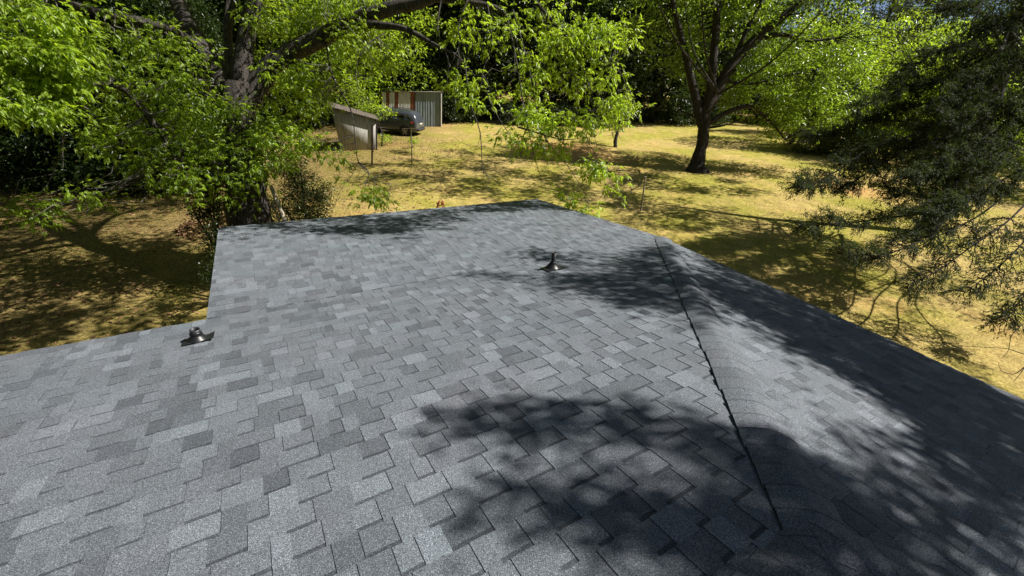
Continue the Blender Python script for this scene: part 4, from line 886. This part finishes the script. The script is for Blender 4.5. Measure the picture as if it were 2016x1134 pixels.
def sidept(x, z, off=.012):                     # a point on the body side at x, height z
    i = max(k for k in range(len(ST)) if ST[k][0] <= x); i = min(i, len(ST)-2); t = (x-ST[i][0])/(ST[i+1][0]-ST[i][0]); g_ = [ST[i][k]*(1-t)+ST[i+1][k]*t for k in range(6)]
    _, zb, w_, zbelt, wr, zt = g_; zs = [zb, zb+.12, (zb+zbelt)/2, zbelt-.06, zbelt, zbelt+(zt-zbelt)*.62, zt-.02]; ys = [w_*.9, w_*.98, w_, w_*.975, w_*.945, wr+(w_-wr)*.35, wr*.86]
    return np.interp(z, zs, ys)+off
def panel(name, mat, pts, off=.012, sgn=1):
    mb = MB(); V = [[x, sgn*sidept(x, z, off), z] for x, z in pts]; V2 = [[x, sgn*(sidept(x, z, off)-.03), z] for x, z in pts]; n = len(V)
    mb.add(V+V2, [tuple(range(n)), tuple(range(n, 2*n))[::-1]]+[(k, (k+1) % n, n+(k+1) % n, n+k) for k in range(n)], .5); return mb.build(name, mat, car)
for sg in (1, -1):
    panel('window', mglass, [(-.42, 1.10), (-.30, 1.36), (-.05, 1.42), (.02, 1.09)], .022, sg)
    panel('window', mglass, [(.08, 1.08), (.06, 1.43), (.45, 1.47), (.82, 1.47), (.84, 1.06)], .022, sg)
    panel('window', mglass, [(.92, 1.06), (.90, 1.47), (1.3, 1.46), (1.62, 1.36), (1.86, 1.05)], .022, sg)
    panel('sill_cladding', mclad, [(.42, .26), (.42, .42), (2.1, .42), (2.1, .26)], .02, sg); panel('sill_strip', mrim, [(.5, .43), (.5, .46), (2.0, .46), (2.0, .43)], .026, sg)
    panel('tail_light', mred, [(-.70, .92), (-.62, 1.04), (-.42, 1.02), (-.5, .90)], .02, sg)
    mb = MB(); mb.tube([[-.3, sg*.56, 1.62], [-.1, sg*.57, 1.68], [.6, sg*.57, 1.70], [1.3, sg*.57, 1.67], [1.5, sg*.56, 1.61]], .018, 6); mb.build('roof_rail', mclad, car)
    for xw in (0, 2.58):
        mb = MB(); n = 32; prof = [(.335, -.11), (.345, -.06), (.345, .06), (.335, .11), (.23, .11), (.22, .08)]
        V = [[xw+math.cos(2*math.pi*k/n)*r_, sg*(.80+y_), .345+math.sin(2*math.pi*k/n)*r_] for r_, y_ in prof for k in range(n)]
        mb.add(V, [(i*n+k, i*n+(k+1) % n, (i+1)*n+(k+1) % n, (i+1)*n+k) for i in range(5) for k in range(n)], .5)
        wh = mb.build('wheel', mtyre, car, True)
        rb = MB()
        for k in range(5):
            a = 2*math.pi*k/5+.3
            for da in (-.16, .16):
                rb.tube([[xw+math.cos(a)*.05, sg*.885, .345+math.sin(a)*.05], [xw+math.cos(a+da)*.225, sg*.895, .345+math.sin(a+da)*.225]], [.022, .016], 5)
        rb.tube([[xw+math.cos(t)*.222, sg*.885, .345+math.sin(t)*.222] for t in np.linspace(0, 2*math.pi, 25)], .013, 5, cap=False); rb.tube([[xw, sg*.86, .345], [xw, sg*.90, .345]], .05, 10); r_o = rb.build('rim', mrim, wh)
        mb = MB(); V = []
        for t in np.linspace(-.15, math.pi+.15, 19):
            for r_ in (.36, .43): V.append([xw+math.cos(t)*r_, sg*(sidept(xw, .6)+.012), .345+math.sin(t)*r_])
        for t in np.linspace(-.15, math.pi+.15, 19):
            for r_ in (.36, .43): V.append([xw+math.cos(t)*r_, sg*(sidept(xw, .6)-.05), .345+math.sin(t)*r_])
        mb.add(V, [(2*k, 2*k+1, 2*k+3, 2*k+2) for k in range(18)]+[(2*k+1, 38+2*k+1, 38+2*k+3, 2*k+3) for k in range(18)]+[(2*k, 2*k+2, 38+2*k+2, 38+2*k) for k in range(18)], .5); mb.build('wheel_arch', mclad, car)
        mb = MB(); mb.tube([[xw, sg*.5, .345], [xw, sg*(sidept(xw, .5)+.004), .345]], .36, 28); mb.build('wheel_well', mtyre, car)
    mb = MB(); mb.tube([[.84, sg*(sidept(.84, z)+.002), z] for z in (.42, .7, .95)], .006, 4); mb.tube([[1.9, sg*(sidept(1.9, z)+.002), z] for z in (.42, .7, .93)], .006, 4); mb.build('door_seam', mtyre, car)
    for xh in (.72, 1.72): mb = MB(); mb.tube([[xh-.1, sg*(sidept(xh, .86)+.02), .87], [xh+.1, sg*(sidept(xh, .86)+.02), .87]], .016, 6); mb.build('door_handle', mclad, car)
mb = MB(); slab(mb, [[-.725, -.55, 1.06], [-.725, .55, 1.06], [-.56, .48, 1.44], [-.56, -.48, 1.44]], [-1, 0, .4], .03); mb.build('rear_window', mglass, car)
mb = MB(); mb.tube([[-.80, -.7, .5], [-.90, -.45, .48], [-.91, 0, .48], [-.90, .45, .48], [-.80, .7, .5]], .11, 8); mb.build('rear_bumper', mclad, car, True)
mb = MB(); slab(mb, [[-.875, -.25, .76], [-.875, .25, .76], [-.865, .25, .87], [-.865, -.25, .87]], [-1, 0, 0], .012); mb.build('number_plate', mg, car)

# ------------------------------------------------------------------ posts and odds and ends
def stick(name, label, cat, p0, p1, r, mat, extra=None, n=8):
    o = thing(name, label, cat, tuple(p0)); mb = MB(); mid = (p0+p1)/2+rng.normal(size=3)*.006
    mb.tube([p0-np.array([0, 0, .15]), mid, p1], r, n, rough=.04); sb(mb, 'shaft', mat, o)
    if extra: extra(o)
    return o
def upto(px0, py0, px1, py1, lean=0):
    g0 = ray_ground(px0, py0); n_ = np.array([0, -1.0, 0]); return g0, vplane(px1, py1, g0, n_)
msteel = plain('rusty_steel', (.035, .022, .018), .8, 0, .4, 30); mwood = plain('grey_wood', (.30, .26, .19), .9, 0, .35, 25)
a, b_ = upto(732, 325, 733, 245); stick('steel_post', 'dark rusty steel post standing just in front of the leaning shed', 'post', a, b_, .045, msteel)
a, b_ = upto(811, 326, 809, 254)
def ex(o, a=a, b_=b_):
    mb = MB(); mb.tube(bez(b_+[-.42, 0, -.03], b_+[.42, 0, .02], .04, 7, .01), .012, 5); sb(mb, 'crossbar', mwood, o)
stick('thin_pole', 'thin weathered pole with a short crossbar on the lawn in front of the car', 'pole', a, b_, [.035, .03, .022], mwood, ex)
a, b_ = upto(1262, 415, 1270, 350)
def ex(o, a=a, b_=b_):
    mb = MB(); mb.tube([b_+[-.05, 0, -.04], b_+[-.02, 0, .02], b_+[.05, 0, .03]], [.028, .04, .025], 7); sb(mb, 'top_knob', mwood, o)
stick('wooden_stake', 'leaning wooden stake standing alone on the lawn beyond the far roof corner', 'stake', a, b_, [.038, .036, .028], mwood, ex)
for (x0, y0, x1, y1, dd, r_, lab) in ((566, 446, 533, 366, 9.75, [.055, .05, .045], 'thicker grey pole leaning against the big trunk at the far roof edge'), (553, 446, 536, 398, 9.8, [.03, .028, .02], 'thinner pole leaning beside the thicker one at the big trunk')):
    p1 = at(x1, y1, dd-.1); p0 = at(x0, y0, dd-.2); p0 = p0+(p0-p1)*((p0[2]-gz(p0[0], p0[1]))/(p1[2]-p0[2])); stick('leaning_pole', lab, 'pole', p0, p1, r_, mwood)
g0 = ray_ground(867, 423); o = thing('red_sawhorse', 'small dark red folding frame peeking over the far roof edge', 'sawhorse', tuple(g0)); dd = (g0-CAMP)@_fw
mred2 = plain('red_paint', (.20, .02, .015), .5)
for sg in (-1, 1):
    mb = MB()
    for y_ in (-.16, .16): mb.tube([g0+[sg*.17, y_, 0], g0+[sg*.06, y_*.6, .48]], .022, 5)
    mb.tube([g0+[sg*.06, -.12, .47], g0+[sg*.06, .12, .47]], .025, 5); mb.tube([g0+[sg*.115, -.13, .22], g0+[sg*.115, .13, .22]], .014, 5); sb(mb, 'leg_frame', mred2, o)
mb = MB(); mb.tube([g0+[-.13, -.1, .46], g0+[0, -.1, .36], g0+[.13, -.1, .46]], .022, 5); sb(mb, 'top_brace', mred2, o)
# pile of dead leaves beside the big trunk, fallen branch at the left
c0 = at(395, 335, 12.5); c0[2] = gz(c0[0], c0[1]); pm = MB(); th = rng.uniform(0, 6.28, 900); rr_ = np.sqrt(rng.uniform(0, 1, 900))*1.1
P = np.stack([c0[0]+np.cos(th)*rr_, c0[1]+np.sin(th)*rr_*.8, c0[2]+.75*(1-rr_/1.1)*rng.uniform(.3, 1, 900)], 1)[:500]; leaves(pm, P, rng.normal(size=(500, 3)), rng.uniform(.08, .15, 500), .09, .5)
tag(pm.build('leaf_pile', MT['litter'], loc=tuple(c0)), 'orange brown heap of dead leaves and brush behind the big forked trunk', 'leaf pile', kind='stuff')

# ------------------------------------------------------------------ grass blades and fallen leaves on the lawn
ng = 90000; rr2 = 7+26*rng.uniform(0, 1, ng)**1.15; aa = rng.uniform(-.95, 1.05, ng); P = np.stack([np.sin(aa)*rr2, np.cos(aa)*rr2, np.zeros(ng)], 1)
pc, ph_ = P@CV, P@HV; keep = ~((pc > CL-.0) & (pc < CE) & (ph_ < FH)) & ~((pc < CL) & (ph_ < EH)); P = P[keep]; P[:, 2] = gz(P[:, 0], P[:, 1])
pt = np.sin(P[:, 0]*1.3+np.sin(P[:, 1]*.9)*2)*np.sin(P[:, 1]*1.1)*.18
gb = MB(); D = rng.normal(size=P.shape)*.9+np.array([0, 0, .55]); sz_g = rng.uniform(.02, .05, len(P))*np.clip(np.linalg.norm(P[:, :2], axis=1)/12, .8, 2); leaves(gb, P, D, sz_g, sz_g*.16, np.clip(.5+pt+rng.normal(size=len(P))*.22, 0, 1), .1)
tag(gb.build('grass', MT['blade']), 'short dry straw-coloured grass blades covering the lawn', 'grass', kind='stuff')
nl = 9000; P = np.stack([rng.uniform(-26, -3, nl), rng.uniform(6, 30, nl), np.zeros(nl)], 1); pc, ph_ = P@CV, P@HV
P = P[~((pc > CL) & (pc < CE) & (ph_ < FH)) & ~((pc < CL) & (ph_ < EH))]; P[:, 2] = gz(P[:, 0], P[:, 1])+.02
lf = MB(); leaves(lf, P, rng.normal(size=P.shape)*[1, 1, .25], rng.uniform(.06, .13, len(P)), rng.uniform(.04, .07, len(P)), .5)
tag(lf.build('leaf_litter', MT['litter']), 'scattered brown fallen leaves under the trees at the left', 'fallen leaves', kind='stuff')
